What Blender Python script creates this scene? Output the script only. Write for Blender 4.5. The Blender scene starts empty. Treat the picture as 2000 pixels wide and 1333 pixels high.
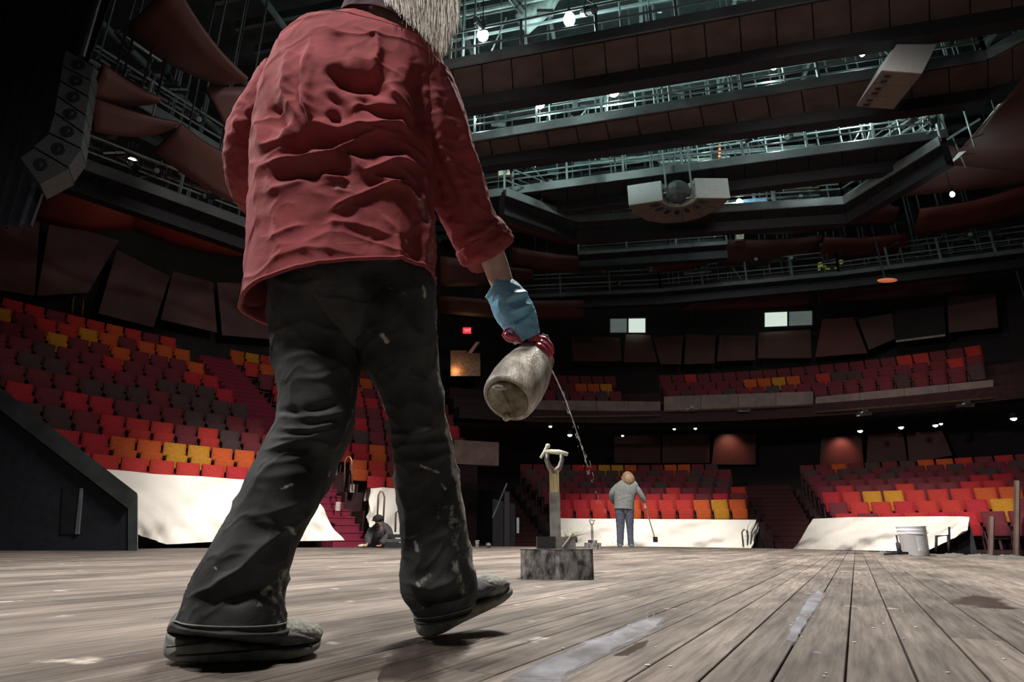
import bpy, math, random
import numpy as np
from mathutils import Vector, Matrix
random.seed(7); rng = np.random.default_rng(5)
S = bpy.context.scene
col = S.collection
# ------------------------------------------------------------------ camera
F = 1150.0; HC = 0.20; PITCH = math.atan(384.5/F); CP, SP = math.cos(PITCH), math.sin(PITCH)
cam_d = bpy.data.cameras.new('camera'); cam = bpy.data.objects.new('camera', cam_d); col.objects.link(cam)
cam.location = (0, 0, HC); cam.rotation_euler = (math.pi/2+PITCH, 0, 0)
cam_d.sensor_width = 36; cam_d.lens = F*36/2000; cam_d.clip_start = .02; cam_d.clip_end = 200
S.camera = cam
S.view_settings.view_transform = 'Standard'; S.view_settings.look = 'None'
S.view_settings.gamma = 1; S.view_settings.use_curve_mapping = False
S.view_settings.exposure = 0.0
w = bpy.data.worlds.new('world'); S.world = w; w.use_nodes = True
w.node_tree.nodes['Background'].inputs[0].default_value = (.55, .62, .7, 1)
w.node_tree.nodes['Background'].inputs[1].default_value = .03

def look(o, tgt):
    o.rotation_euler = (Vector(tgt)-o.location).to_track_quat('-Z', 'Y').to_euler()
def area(name, loc, tgt, size, e, c=(1, .95, .88), spread=180):
    d = bpy.data.lights.new(name, 'AREA'); d.size = size; d.energy = e; d.color = c; d.spread = math.radians(spread)
    o = bpy.data.objects.new(name, d); col.objects.link(o); o.location = loc; look(o, tgt); return o
def spot(name, loc, tgt, e, ang, c=(1, .95, .88), blend=.6, r=.1):
    d = bpy.data.lights.new(name, 'SPOT'); d.energy = e; d.color = c; d.spot_size = math.radians(ang); d.spot_blend = blend
    d.shadow_soft_size = r
    o = bpy.data.objects.new(name, d); col.objects.link(o); o.location = loc; look(o, tgt); return o
def point(name, loc, e, c=(.8, 1, .97), r=.08):
    d = bpy.data.lights.new(name, 'POINT'); d.energy = e; d.color = c; d.shadow_soft_size = r
    o = bpy.data.objects.new(name, d); col.objects.link(o); o.location = loc; return o
WARM = (1, .93, .85)
area('work_light_key', (-1.7, -0.55, 4.9), (0, 1.3, .8), .30, 230, (1, .95, .9))
area('work_light_stage', (1.2, 6.5, 10.3), (1.0, 7.6, 0), 2.5, 1120, WARM, 100)
spot('house_light_left', (-.5, 8.0, 7.0), (-6.2, 15.1, .75), 4300, 38, WARM, .9)
spot('house_light_middle', (3.0, 9.0, 7.5), (4.6, 18.8, 0.3), 6000, 32, WARM, .95)
spot('house_light_right', (6.5, 7.5, 7.5), (11.2, 16.6, 0.3), 5200, 34, WARM, .95)
spot('balcony_front_fill', (9, 9, 9), (15.2, 21.4, 5.2), 700, 26, (1, .7, .55), .9)  # unseen spot added to brighten the balcony front
area('house_fill', (1.5, 5.5, 8.6), (-8, 19, 3), 1.6, 105, (1, .9, .85), 90)  # broad unseen fill added to lift the dim seat rows
area('house_fill_right', (5, 7, 8.6), (12, 22, 2.6), 1.6, 80, (1, .88, .8), 80)  # second added fill, lifts the right-hand seats
area('side_stage_light', (-5.2, 2.6, 4.6), (4.5, 7.5, .2), .8, 270, (1, .96, .92), 110)
area('grid_uplight_fill', (4.5, 12.5, 11.2), (4.5, 12.5, 16), 9, 260, (.62, 1, .95))  # unseen upward area light, added to brighten joists and pipes from below

# ------------------------------------------------------------------ pixel helpers
def ray(px, py):
    vx = px-1000; vy = 666.5-py
    return np.array([vx, F*CP-vy*SP, F*SP+vy*CP])
def atY(px, py, Y): r = ray(px, py); return r*(Y/r[1])+np.array([0, 0, HC])
def atZ(px, py, z): r = ray(px, py); return r*((z-HC)/r[2])+np.array([0, 0, HC])
CEN = np.array([4.43, 3.85])
def atR(px, py, R):
    r = ray(px, py); d = r[:2]; a = d@d; b = -2*d@CEN; c = CEN@CEN-R*R
    t = (-b+math.sqrt(b*b-4*a*c))/(2*a); return r*t+np.array([0, 0, HC])
def proj(P):
    P = np.atleast_2d(P); x, y, z = P[:, 0], P[:, 1], P[:, 2]-HC
    zc = y*CP+z*SP; v = -y*SP+z*CP
    return 1000+F*x/zc, 666.5-F*v/zc, zc
def pol(R, az, z): a = math.radians(az); return np.array([CEN[0]+R*math.sin(a), CEN[1]+R*math.cos(a), z])
def norm(v): v = np.asarray(v, float); n = np.linalg.norm(v); return v/n if n else v

# ------------------------------------------------------------------ materials
def mat(name, c, rough=.7, metal=0, vary=.25, scale=8, bump=0, bscale=None, emit=None, es=0, c2=None, trans=0, alpha=1, coords='Object', stretch=None, spec=.5, sheen=0):
    m = bpy.data.materials.new(name); m.use_nodes = True; nt = m.node_tree; b = nt.nodes['Principled BSDF']
    b.inputs['Roughness'].default_value = rough; b.inputs['Metallic'].default_value = metal
    b.inputs['Specular IOR Level'].default_value = spec
    if sheen: b.inputs['Sheen Weight'].default_value = sheen
    tc = nt.nodes.new('ShaderNodeTexCoord'); mp = nt.nodes.new('ShaderNodeMapping'); nt.links.new(tc.outputs[coords], mp.inputs[0])
    if stretch: mp.inputs['Scale'].default_value = stretch
    n = nt.nodes.new('ShaderNodeTexNoise'); n.inputs['Scale'].default_value = scale; n.inputs['Detail'].default_value = 6
    nt.links.new(mp.outputs[0], n.inputs[0])
    cr = nt.nodes.new('ShaderNodeValToRGB'); nt.links.new(n.outputs[0], cr.inputs[0])
    d = c2 if c2 else tuple(x*(1-vary) for x in c)
    e = c if c2 else tuple(min(1, x*(1+vary)) for x in c)
    cr.color_ramp.elements[0].position = .35; cr.color_ramp.elements[1].position = .65
    cr.color_ramp.elements[0].color = (*d, 1); cr.color_ramp.elements[1].color = (*e, 1)
    nt.links.new(cr.outputs[0], b.inputs['Base Color'])
    if bump:
        n2 = nt.nodes.new('ShaderNodeTexNoise'); n2.inputs['Scale'].default_value = bscale or scale*4; n2.inputs['Detail'].default_value = 4
        nt.links.new(mp.outputs[0], n2.inputs[0])
        bp = nt.nodes.new('ShaderNodeBump'); bp.inputs['Strength'].default_value = bump; bp.inputs['Distance'].default_value = .01
        nt.links.new(n2.outputs[0], bp.inputs['Height']); nt.links.new(bp.outputs[0], b.inputs['Normal'])
    if emit: b.inputs['Emission Color'].default_value = (*emit, 1); b.inputs['Emission Strength'].default_value = es
    if trans: b.inputs['Transmission Weight'].default_value = trans
    if alpha < 1: b.inputs['Alpha'].default_value = alpha
    return m
M = {}
M['black'] = mat('black_paint', (.012, .012, .015), .6)
M['drape'] = mat('black_velour', (.010, .011, .018), .95)
M['ceil'] = mat('dark_grey_ceiling', (.05, .065, .065), .8, scale=2)
M['wall'] = mat('dark_wall_paint', (.022, .017, .017), .8)
M['panel'] = mat('oxblood_panel', (.095, .036, .03), .55, scale=1.2, vary=.15)
M['panel2'] = mat('oxblood_panel_deep', (.12, .028, .022), .5, scale=1.2, vary=.15)
M['wpanel'] = mat('brown_wall_panel', (.11, .045, .045), .6, scale=1.5, vary=.2)
M['edge'] = mat('pale_panel_edge', (.42, .36, .33), .5)
M['steel'] = mat('grey_green_steel', (.16, .19, .19), .45, .1, scale=3)
M['steeld'] = mat('dark_steel', (.05, .06, .06), .5, .1, scale=3)
M['strip'] = mat('grey_painted_fascia', (.10, .115, .115), .5, .1, scale=1.5)
M['soffit'] = mat('brown_soffit', (.085, .058, .05), .6, scale=2)
M['lantern'] = mat('lantern_black', (.02, .022, .024), .35, .4)
M['lens'] = mat('lantern_lens', (.25, .3, .32), .1, .2)
M['tin'] = mat('bare_metal', (.45, .48, .48), .3, .9)
M['duct'] = mat('pale_green_duct', (.28, .33, .31), .5, .2)
M['canvas'] = mat('canvas_tarp', (.86, .83, .77), .9, scale=1.2, vary=.05, bump=.4, bscale=5)
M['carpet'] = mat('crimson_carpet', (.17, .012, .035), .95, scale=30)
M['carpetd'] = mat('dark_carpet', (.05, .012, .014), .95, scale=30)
M['tier'] = mat('dark_tier', (.035, .012, .014), .9, scale=8)
M['speaker'] = mat('speaker_grey', (.34, .355, .35), .6, scale=30, vary=.1)
M['speakb'] = mat('speaker_brown', (.13, .09, .072), .7, scale=60, vary=.2)
M['array'] = mat('array_grey', (.045, .048, .052), .6, scale=40)
M['fascia'] = mat('balcony_fascia', (.12, .075, .062), .5, scale=3)
M['brass'] = mat('dull_brass', (.35, .22, .15), .35, .8)
M['white'] = mat('white_emit', (1, 1, 1), .5, emit=(.85, 1, .97), es=25)
M['warm'] = mat('warm_emit', (1, .9, .8), .5, emit=(1, .86, .72), es=14)
M['orange'] = mat('orange_emit', (1, .3, .1), .5, emit=(1, .25, .12), es=.35)
M['exitr'] = mat('exit_red', (.8, .05, .05), .5, emit=(1, .03, .06), es=1.2)
M['exitw'] = mat('exit_letters', (1, .5, .5), .5, emit=(1, .35, .35), es=1.6)
M['winlit'] = mat('lit_window', (.8, .85, .78), .5, emit=(.75, .9, .78), es=.8, scale=1.5, vary=.4)
M['windim'] = mat('dim_window', (.3, .35, .33), .3, emit=(.6, .75, .7), es=.12, scale=2, vary=.5)
M['yellow'] = mat('safety_yellow', (.7, .75, .12), .5, emit=(.7, .8, .1), es=.12)  # slight emission brightens the yellow; the steel frame is no lamp
M['blueb'] = mat('blue_sheet', (.25, .42, .62), .5, emit=(.25, .42, .62), es=.12)  # slight emission brightens the sheet, which is no lamp
M['pale'] = mat('pale_object', (.62, .62, .5), .6)
M['skin'] = mat('skin', (.50, .33, .27), .5, scale=25, vary=.18, bump=.15, bscale=60)
M['skind'] = mat('far_skin', (.45, .27, .21), .6)
M['bluegl'] = mat('blue_rubber', (.24, .58, .86), .45, scale=14, vary=.2, bump=.25, bscale=40)
M['redgl'] = mat('red_wet_rubber', (.78, .13, .19), .16, scale=18, vary=.3, bump=.5, bscale=50, spec=.8)
M['sole'] = mat('dusty_sole', (.14, .15, .14), .8, scale=40, vary=.4, c2=(.30, .30, .26))
M['shoe'] = mat('grey_suede', (.13, .14, .15), .85, scale=30, vary=.35)
M['shoep'] = mat('painted_toe', (.42, .42, .37), .7, scale=24, c2=(.12, .12, .11), bump=.5)
M['lace'] = mat('lace', (.4, .4, .34), .8)
M['hair'] = mat('ash_blond_hair', (.92, .88, .80), .42, scale=20, c2=(.66, .61, .54), spec=.5)
M['collar'] = mat('collar_dark', (.035, .008, .012), .9)
M['wood'] = mat('ash_handle', (.33, .26, .12), .5, scale=6, c2=(.14, .10, .06), stretch=(6, 6, 1), vary=.2)
M['metalw'] = mat('worn_metal', (.30, .29, .27), .45, .5, scale=14, c2=(.12, .11, .10))
M['blockb'] = mat('black_flaking_block', (.22, .20, .195), .7, scale=30, c2=(.012, .012, .012), bump=.3, stretch=(1, 1, .6))
M['bucket'] = mat('white_plastic', (.78, .78, .80), .35, scale=3, vary=.04)
M['print'] = mat('grey_print', (.42, .42, .47), .5, scale=60, c2=(.7, .7, .72))
M['jug'] = mat('stained_jug', (.74, .71, .64), .35, scale=22, c2=(.34, .29, .22), bump=.3, stretch=(2.2, 2.2, .6))
M['jugbase'] = mat('stained_jug_base', (.34, .29, .18), .5, scale=30, c2=(.10, .075, .04), bump=.4)
M['water'] = mat('poured_liquid', (.85, .85, .9), .05, spec=1)
M['spill'] = mat('milky_spill', (.40, .41, .46), .25, scale=5, c2=(.20, .19, .20), coords='Generated')
M['wet'] = mat('wet_wood', (.035, .025, .02), .3, scale=8)
M['greyj'] = mat('grey_knit', (.24, .25, .25), .9, scale=60, vary=.3)
M['jeansf'] = mat('blue_jeans', (.10, .11, .16), .9, scale=20)
M['plaid'] = mat('dark_plaid_shirt', (.07, .07, .08), .9, scale=9, c2=(.03, .025, .03))
M['cap'] = mat('black_cap', (.012, .012, .014), .8)
M['gold'] = mat('strawberry_blond', (.34, .23, .14), .6, scale=30, c2=(.16, .09, .05), stretch=(1, 1, .1))
M['door'] = mat('teal_doorway', (.05, .09, .09), .4, emit=(.1, .2, .2), es=.12)  # slight emission stands in for light on the entrance's back wall
M['rag'] = mat('grey_rag', (.10, .095, .085), .9, scale=30)
M['debris'] = mat('paint_flake', (.6, .58, .55), .7)
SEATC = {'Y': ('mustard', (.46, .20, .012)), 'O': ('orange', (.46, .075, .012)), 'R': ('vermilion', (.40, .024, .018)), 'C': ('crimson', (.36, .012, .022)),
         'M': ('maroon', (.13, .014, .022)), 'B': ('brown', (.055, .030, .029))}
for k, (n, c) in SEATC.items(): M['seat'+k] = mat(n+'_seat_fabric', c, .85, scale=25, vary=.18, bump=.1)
M['seatframe'] = mat('seat_frame', (.05, .01, .014), .6)

def wood_floor():
    m = bpy.data.materials.new('weathered_stage_boards'); m.use_nodes = True; nt = m.node_tree; L = nt.links; N = nt.nodes
    b = N['Principled BSDF']
    g = N.new('ShaderNodeNewGeometry'); mp = N.new('ShaderNodeMapping'); mp.vector_type = 'POINT'
    mp.inputs['Rotation'].default_value = (0, 0, math.radians(29)); L.new(g.outputs['Position'], mp.inputs[0])
    mp2 = N.new('ShaderNodeMapping'); mp2.inputs['Scale'].default_value = (46, 2.4, 10); L.new(mp.outputs[0], mp2.inputs[0])
    at = N.new('ShaderNodeAttribute'); at.attribute_name = 'tone'
    add = N.new('ShaderNodeVectorMath'); add.operation = 'ADD'; L.new(mp2.outputs[0], add.inputs[0])
    sc = N.new('ShaderNodeVectorMath'); sc.operation = 'SCALE'; sc.inputs['Scale'].default_value = 37; L.new(at.outputs['Color'], sc.inputs[0]); L.new(sc.outputs[0], add.inputs[1])
    grain = N.new('ShaderNodeTexNoise'); grain.inputs['Scale'].default_value = 1.6; grain.inputs['Detail'].default_value = 8; grain.inputs['Roughness'].default_value = .65
    L.new(add.outputs[0], grain.inputs[0])
    patch = N.new('ShaderNodeTexNoise'); patch.inputs['Scale'].default_value = 1.1; patch.inputs['Detail'].default_value = 5; patch.inputs['Roughness'].default_value = .6
    mp3 = N.new('ShaderNodeMapping'); mp3.inputs['Scale'].default_value = (2.2, .8, 1); L.new(mp.outputs[0], mp3.inputs[0]); L.new(mp3.outputs[0], patch.inputs[0])
    r1 = N.new('ShaderNodeValToRGB'); L.new(grain.outputs[0], r1.inputs[0])
    r1.color_ramp.elements[0].position = .3; r1.color_ramp.elements[1].position = .7
    r1.color_ramp.elements[0].color = (.075, .062, .053, 1); r1.color_ramp.elements[1].color = (.29, .25, .22, 1)
    r2 = N.new('ShaderNodeValToRGB'); L.new(patch.outputs[0], r2.inputs[0])
    r2.color_ramp.elements[0].position = .3; r2.color_ramp.elements[1].position = .62
    r2.color_ramp.elements[0].color = (.34, .33, .33, 1); r2.color_ramp.elements[1].color = (1.0, .98, .96, 1)
    mx = N.new('ShaderNodeMix'); mx.data_type = 'RGBA'; mx.blend_type = 'MULTIPLY'; mx.inputs[0].default_value = 1
    L.new(r1.outputs[0], mx.inputs[6]); L.new(r2.outputs[0], mx.inputs[7])
    tr = N.new('ShaderNodeMapRange'); tr.inputs[3].default_value = .72; tr.inputs[4].default_value = 1.22; L.new(at.outputs['Fac'], tr.inputs[0])
    mx2 = N.new('ShaderNodeMix'); mx2.data_type = 'RGBA'; mx2.blend_type = 'MULTIPLY'; mx2.inputs[0].default_value = 1
    L.new(mx.outputs[2], mx2.inputs[6]); L.new(tr.outputs[0], mx2.inputs[7])
    # scattered pale scuffs of paint
    sp = N.new('ShaderNodeTexNoise'); sp.inputs['Scale'].default_value = 7; sp.inputs['Detail'].default_value = 7; L.new(mp.outputs[0], sp.inputs[0])
    r3 = N.new('ShaderNodeValToRGB'); r3.color_ramp.elements[0].position = .66; r3.color_ramp.elements[1].position = .74; L.new(sp.outputs[0], r3.inputs[0])
    mx3 = N.new('ShaderNodeMix'); mx3.data_type = 'RGBA'; L.new(r3.outputs[0], mx3.inputs[0]); L.new(mx2.outputs[2], mx3.inputs[6]); mx3.inputs[7].default_value = (.45, .40, .35, 1)
    L.new(mx3.outputs[2], b.inputs['Base Color'])
    rr = N.new('ShaderNodeMapRange'); rr.inputs[1].default_value = .3; rr.inputs[2].default_value = .6; rr.inputs[3].default_value = .42; rr.inputs[4].default_value = .7
    L.new(patch.outputs[0], rr.inputs[0]); L.new(rr.outputs[0], b.inputs['Roughness'])
    bp = N.new('ShaderNodeBump'); bp.inputs['Strength'].default_value = .35; bp.inputs['Distance'].default_value = .002
    L.new(grain.outputs[0], bp.inputs['Height']); L.new(bp.outputs[0], b.inputs['Normal'])
    return m
M['boards'] = wood_floor()
def cloth_mat(name, c, rough, paintc, weave=900, smudge=None, sheen=0.0, fade=.3):
    """fabric whose colour carries splashes of paint from the mesh attribute 'paint'"""
    m = bpy.data.materials.new(name); m.use_nodes = True; nt = m.node_tree; L = nt.links; N = nt.nodes; b = N['Principled BSDF']
    tc = N.new('ShaderNodeTexCoord')
    n = N.new('ShaderNodeTexNoise'); n.inputs['Scale'].default_value = 9; n.inputs['Detail'].default_value = 7; L.new(tc.outputs['Object'], n.inputs[0])
    r = N.new('ShaderNodeValToRGB'); L.new(n.outputs[0], r.inputs[0]); r.color_ramp.elements[0].position = .3; r.color_ramp.elements[1].position = .7
    r.color_ramp.elements[0].color = (*[x*(1-fade) for x in c], 1); r.color_ramp.elements[1].color = (*[x*(1+fade*.6) for x in c], 1)
    at = N.new('ShaderNodeAttribute'); at.attribute_name = 'paint'
    n2 = N.new('ShaderNodeTexNoise'); n2.inputs['Scale'].default_value = 45; n2.inputs['Detail'].default_value = 6; n2.inputs['Roughness'].default_value = .7; L.new(tc.outputs['Object'], n2.inputs[0])
    ad = N.new('ShaderNodeMath'); ad.operation = 'ADD'; L.new(at.outputs['Fac'], ad.inputs[0]); L.new(n2.outputs[0], ad.inputs[1])
    rg = N.new('ShaderNodeMapRange'); rg.inputs[1].default_value = .92; rg.inputs[2].default_value = 1.1; L.new(ad.outputs[0], rg.inputs[0])
    mx = N.new('ShaderNodeMix'); mx.data_type = 'RGBA'; L.new(rg.outputs[0], mx.inputs[0]); L.new(r.outputs[0], mx.inputs[6]); mx.inputs[7].default_value = (*paintc, 1)
    L.new(mx.outputs[2], b.inputs['Base Color']); b.inputs['Roughness'].default_value = rough
    b.inputs['Sheen Weight'].default_value = sheen; b.inputs['Specular IOR Level'].default_value = .25
    wv = N.new('ShaderNodeTexNoise'); wv.inputs['Scale'].default_value = weave; L.new(tc.outputs['Object'], wv.inputs[0])
    n3 = N.new('ShaderNodeTexNoise'); n3.inputs['Scale'].default_value = 28; n3.inputs['Detail'].default_value = 5; L.new(tc.outputs['Object'], n3.inputs[0])
    a2 = N.new('ShaderNodeMath'); a2.operation = 'MULTIPLY_ADD'; a2.inputs[1].default_value = .12; L.new(wv.outputs[0], a2.inputs[0]); L.new(n3.outputs[0], a2.inputs[2])
    bp = N.new('ShaderNodeBump'); bp.inputs['Strength'].default_value = .35; bp.inputs['Distance'].default_value = .006
    L.new(a2.outputs[0], bp.inputs['Height']); L.new(bp.outputs[0], b.inputs['Normal'])
    return m
M['shirt'] = cloth_mat('maroon_cotton', (.30, .058, .066), .85, (.30, .20, .19), fade=.22)
M['jeans'] = cloth_mat('black_denim', (.056, .057, .058), .8, (.46, .46, .41), fade=.75)

# ------------------------------------------------------------------ mesh builder
class MB:
    def __init__(s): s.v = []; s.f = []; s.c = []
    def add(s, vs, fs, c=None):
        o = len(s.v); s.v += [tuple(map(float, p)) for p in vs]; s.f += [tuple(i+o for i in f) for f in fs]
        if c is not None: s.c += [c]*len(vs)
    def hexa(s, b, t):                        # 4 bottom, 4 top corners
        s.add(list(b)+list(t), [(3, 2, 1, 0), (4, 5, 6, 7), (0, 1, 5, 4), (1, 2, 6, 5), (2, 3, 7, 6), (3, 0, 4, 7)])
    def box(s, c, sx, sy, sz, ax=None):       # centre, full sizes, axes
        c = np.asarray(c, float); ax = np.eye(3) if ax is None else np.asarray(ax, float)
        P = [c+ax[0]*sx/2*i+ax[1]*sy/2*j+ax[2]*sz/2*k for k in (-1, 1) for i, j in ((-1, -1), (1, -1), (1, 1), (-1, 1))]
        s.hexa(P[:4], P[4:])
    def slab(s, quad, th, d=None):            # quad of points pushed by th along normal d
        q = [np.asarray(p, float) for p in quad]
        if d is None: d = norm(np.cross(q[1]-q[0], q[3]-q[0]))
        s.hexa(q, [p+np.asarray(d)*th for p in q])
    def tube(s, pts, r, n=8, cap=True):
        pts = [np.asarray(p, float) for p in pts]; rs = r if hasattr(r, '__len__') else [r]*len(pts)
        ring = []; up = None
        for i, p in enumerate(pts):
            t = norm(pts[min(i+1, len(pts)-1)]-pts[max(i-1, 0)])
            if up is None: up = np.array([0, 0, 1.]) if abs(t[2]) < .9 else np.array([1., 0, 0])
            u = norm(np.cross(t, up)); v = np.cross(u, t); up = v
            ring += [p+rs[i]*(u*math.cos(a)+v*math.sin(a)) for a in [2*math.pi*k/n for k in range(n)]]
        fs = [(i*n+k, i*n+(k+1) % n, (i+1)*n+(k+1) % n, (i+1)*n+k) for i in range(len(pts)-1) for k in range(n)]
        if cap: fs += [tuple(range(n))[::-1], tuple((len(pts)-1)*n+k for k in range(n))]
        s.add(ring, fs)
    def lathe(s, a, b, prof, n=20, cap=True):  # profile [(t along a->b, radius)]
        a = np.asarray(a, float); b = np.asarray(b, float); t = norm(b-a); L = np.linalg.norm(b-a)
        up = np.array([0, 0, 1.]) if abs(t[2]) < .9 else np.array([1., 0, 0]); u = norm(np.cross(t, up)); v = np.cross(u, t)
        ring = [a+t*L*q+r*(u*math.cos(x)+v*math.sin(x)) for q, r in prof for x in [2*math.pi*k/n for k in range(n)]]
        m = len(prof); fs = [(i*n+k, i*n+(k+1) % n, (i+1)*n+(k+1) % n, (i+1)*n+k) for i in range(m-1) for k in range(n)]
        if cap: fs += [tuple(range(n))[::-1], tuple((m-1)*n+k for k in range(n))]
        s.add(ring, fs)
    def ball(s, c, r, n=10, sc=(1, 1, 1)):
        c = np.asarray(c, float); R = []; m = n//2+1
        for i in range(m+1):
            th = math.pi*i/m
            R += [c+r*np.array([math.sin(th)*math.cos(2*math.pi*k/n)*sc[0], math.sin(th)*math.sin(2*math.pi*k/n)*sc[1], math.cos(th)*sc[2]]) for k in range(n)]
        s.add(R, [(i*n+k, (i+1)*n+k, (i+1)*n+(k+1) % n, i*n+(k+1) % n) for i in range(m) for k in range(n)])
    def mesh(s, name, m=None, smooth=False):
        me = bpy.data.meshes.new(name); me.from_pydata(s.v, [], s.f); me.update()
        if m: me.materials.append(M[m] if isinstance(m, str) else m)
        if smooth: me.shade_smooth()
        if s.c:
            a = me.color_attributes.new('tone', 'FLOAT_COLOR', 'POINT'); a.data.foreach_set('color', np.repeat(np.array(s.c, float), 4).ravel())
        return me
    def build(s, name, m, parent=None, smooth=False):
        o = bpy.data.objects.new(name, s.mesh(name, m, smooth)); col.objects.link(o)
        if parent: o.parent = parent; o.matrix_parent_inverse = parent.matrix_world.inverted() if False else Matrix.Translation(-Vector(parent.location))
        return o
def tag(o, label=None, cat=None, group=None, kind=None):
    if label: o['label'] = label
    if cat: o['category'] = cat
    if group: o['group'] = group
    if kind: o['kind'] = kind
    return o
def thing(name, label, cat, loc=(0, 0, 0), group=None):
    o = bpy.data.objects.new(name, None); o.location = tuple(map(float, loc)); col.objects.link(o); o.empty_display_size = .1
    return tag(o, label, cat, group)
def struct(name): o = bpy.data.objects.new(name, None); col.objects.link(o); o['kind'] = 'structure'; return o
def one(fn, name, m, parent=None, smooth=False):
    b = MB(); fn(b); return b.build(name, m, parent, smooth)
def ordw(n):
    W = 'first second third fourth fifth sixth seventh eighth ninth tenth eleventh twelfth thirteenth fourteenth fifteenth sixteenth seventeenth eighteenth nineteenth twentieth'.split()
    if n < 20: return W[n]
    return ['twenty-', 'thirty-', 'forty-'][(n+1)//10-2]+W[(n) % 10] if (n+1) % 10 else {30: 'thirtieth', 40: 'fortieth', 50: 'fiftieth'}[n+1]

# ------------------------------------------------------------------ room shell
def arc_wall(b, R, a0, a1, z0, z1, th=.2, n=24):
    for i in range(n):
        p, q = a0+(a1-a0)*i/n, a0+(a1-a0)*(i+1)/n
        B = [pol(R, p, z0), pol(R, q, z0), pol(R+th, q, z0), pol(R+th, p, z0)]
        b.hexa(B, [x+np.array([0, 0, z1-z0]) for x in B])
wl = MB(); arc_wall(wl, 26.5, -125, -18, -1, 17.5); wall_left = wl.build('wall_left', 'wall'); wall_left['kind'] = 'structure'
wb = MB(); arc_wall(wb, 27.5, -18, 42, -1, 17.5); wall_back = wb.build('wall_back', 'wall'); wall_back['kind'] = 'structure'
wr = MB(); arc_wall(wr, 26.5, 42, 120, -1, 17.5); wall_right = wr.build('wall_right', 'wall'); wall_right['kind'] = 'structure'
c_ = MB(); c_.box((4, 8, 17.6), 60, 60, .2); ceil = c_.build('ceiling', 'ceil'); ceil['kind'] = 'structure'
f_ = MB(); f_.box((4, 12, -.75), 60, 50, .3); fl = f_.build('floor_auditorium', 'carpetd'); fl['kind'] = 'structure'

# ------------------------------------------------------------------ stage floor of planks
PD = np.array([math.sin(math.radians(29)), math.cos(math.radians(29))]); PV = np.array([PD[1], -PD[0]])
POLY = np.array([(-12, -2.5), (-12, 12.2), (-8, 12.35), (-3.7, 13.5), (-.5, 15.0), (3.1, 15.05), (4.44, 13.5), (5.5, 11.2), (5.55, 8.06), (5.45, 6.6), (5.4, -2.5)])
def clip_line(v):
    us = []
    for i in range(len(POLY)):
        A, B = POLY[i], POLY[(i+1) % len(POLY)]
        a, b = A@PV-v, B@PV-v
        if a*b < 0: t = a/(a-b); us.append((A+(B-A)*t)@PD)
    return (min(us), max(us)) if len(us) >= 2 else None
floor = struct('floor')
PW = .094
segs = []
for i in range(-200, 120):
    v = i*PW; cu = clip_line(v)
    if not cu: continue
    u = cu[0]-random.uniform(0, 2)
    while u < cu[1]:
        L_ = random.choice([1.9, 2.4, 2.9, 3.4]); a, b_ = max(u, cu[0]), min(u+L_, cu[1]); u += L_
        if b_-a > .05: segs.append((v, a, b_))
def seg_score(s):
    v, a, b_ = s; best = 0
    for q in np.linspace(a, b_, 7):
        P = PD*q+PV*v
        if P[1] < .6: continue
        x, y, zc = proj((P[0], P[1], 0))
        if -40 < x[0] < 2040 and y[0] < 1390: best = max(best, 1/zc[0])
    return best
segs.sort(key=seg_score, reverse=True)
def plank_geo(b, v, a, b_, org, tone):
    g = .0017; ch = .0012; h = PW/2; dz = random.uniform(-.0007, .0006)
    def W(u, q, z): P = PD*u+PV*(v+q); return (P[0]-org[0], P[1]-org[1], z)
    B = [W(a+g, -h+g, -.02), W(b_-g, -h+g, -.02), W(b_-g, h-g, -.02), W(a+g, h-g, -.02)]
    Md = [W(a+g, -h+g, dz-ch), W(b_-g, -h+g, dz-ch), W(b_-g, h-g, dz-ch), W(a+g, h-g, dz-ch)]
    T = [W(a+g+ch, -h+g+ch, dz), W(b_-g-ch, -h+g+ch, dz), W(b_-g-ch, h-g-ch, dz), W(a+g+ch, h-g-ch, dz)]
    b.add(B+Md+T, [(0, 1, 5, 4)[::-1], (1, 2, 6, 5)[::-1], (2, 3, 7, 6)[::-1], (3, 0, 4, 7)[::-1], (4, 5, 9, 8)[::-1], (5, 6, 10, 9)[::-1], (6, 7, 11, 10)[::-1], (7, 4, 8, 11)[::-1], (8, 9, 10, 11)[::-1]], tone)
rest = MB()
for i, (v, a, b_) in enumerate(segs):
    tone = random.random()
    q = proj((*(PD*(a+b_)/2+PV*v), 0)); q = (q[0][0], q[1][0])
    if i < 300:
        for sx, sy, sr in ((1655, 1265, 60), (1575, 1225, 40), (1500, 1290, 50), (1850, 1180, 60), (1120, 1215, 40)):
            if abs(q[0]-sx) < sr and abs(q[1]-sy) < 45: tone = -.5
    if i < 300:
        c = PD*(a+b_)/2+PV*v; b = MB(); plank_geo(b, v, a, b_, c, tone); o = b.build('plank', 'boards', floor); o.location = (c[0], c[1], 0)
    else: plank_geo(rest, v, a, b_, (0, 0), tone)
ro = rest.build('far_planks', 'boards', floor); ro['kind'] = 'stuff'
sub = MB(); n = len(POLY)
sub.add([(x, y, -.02) for x, y in POLY]+[(x, y, -.6) for x, y in POLY], [tuple(range(n))[::-1]]+[(i, (i+1) % n, (i+1) % n+n, i+n) for i in range(n)])
sub.build('stage_deck', 'black', floor)

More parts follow.
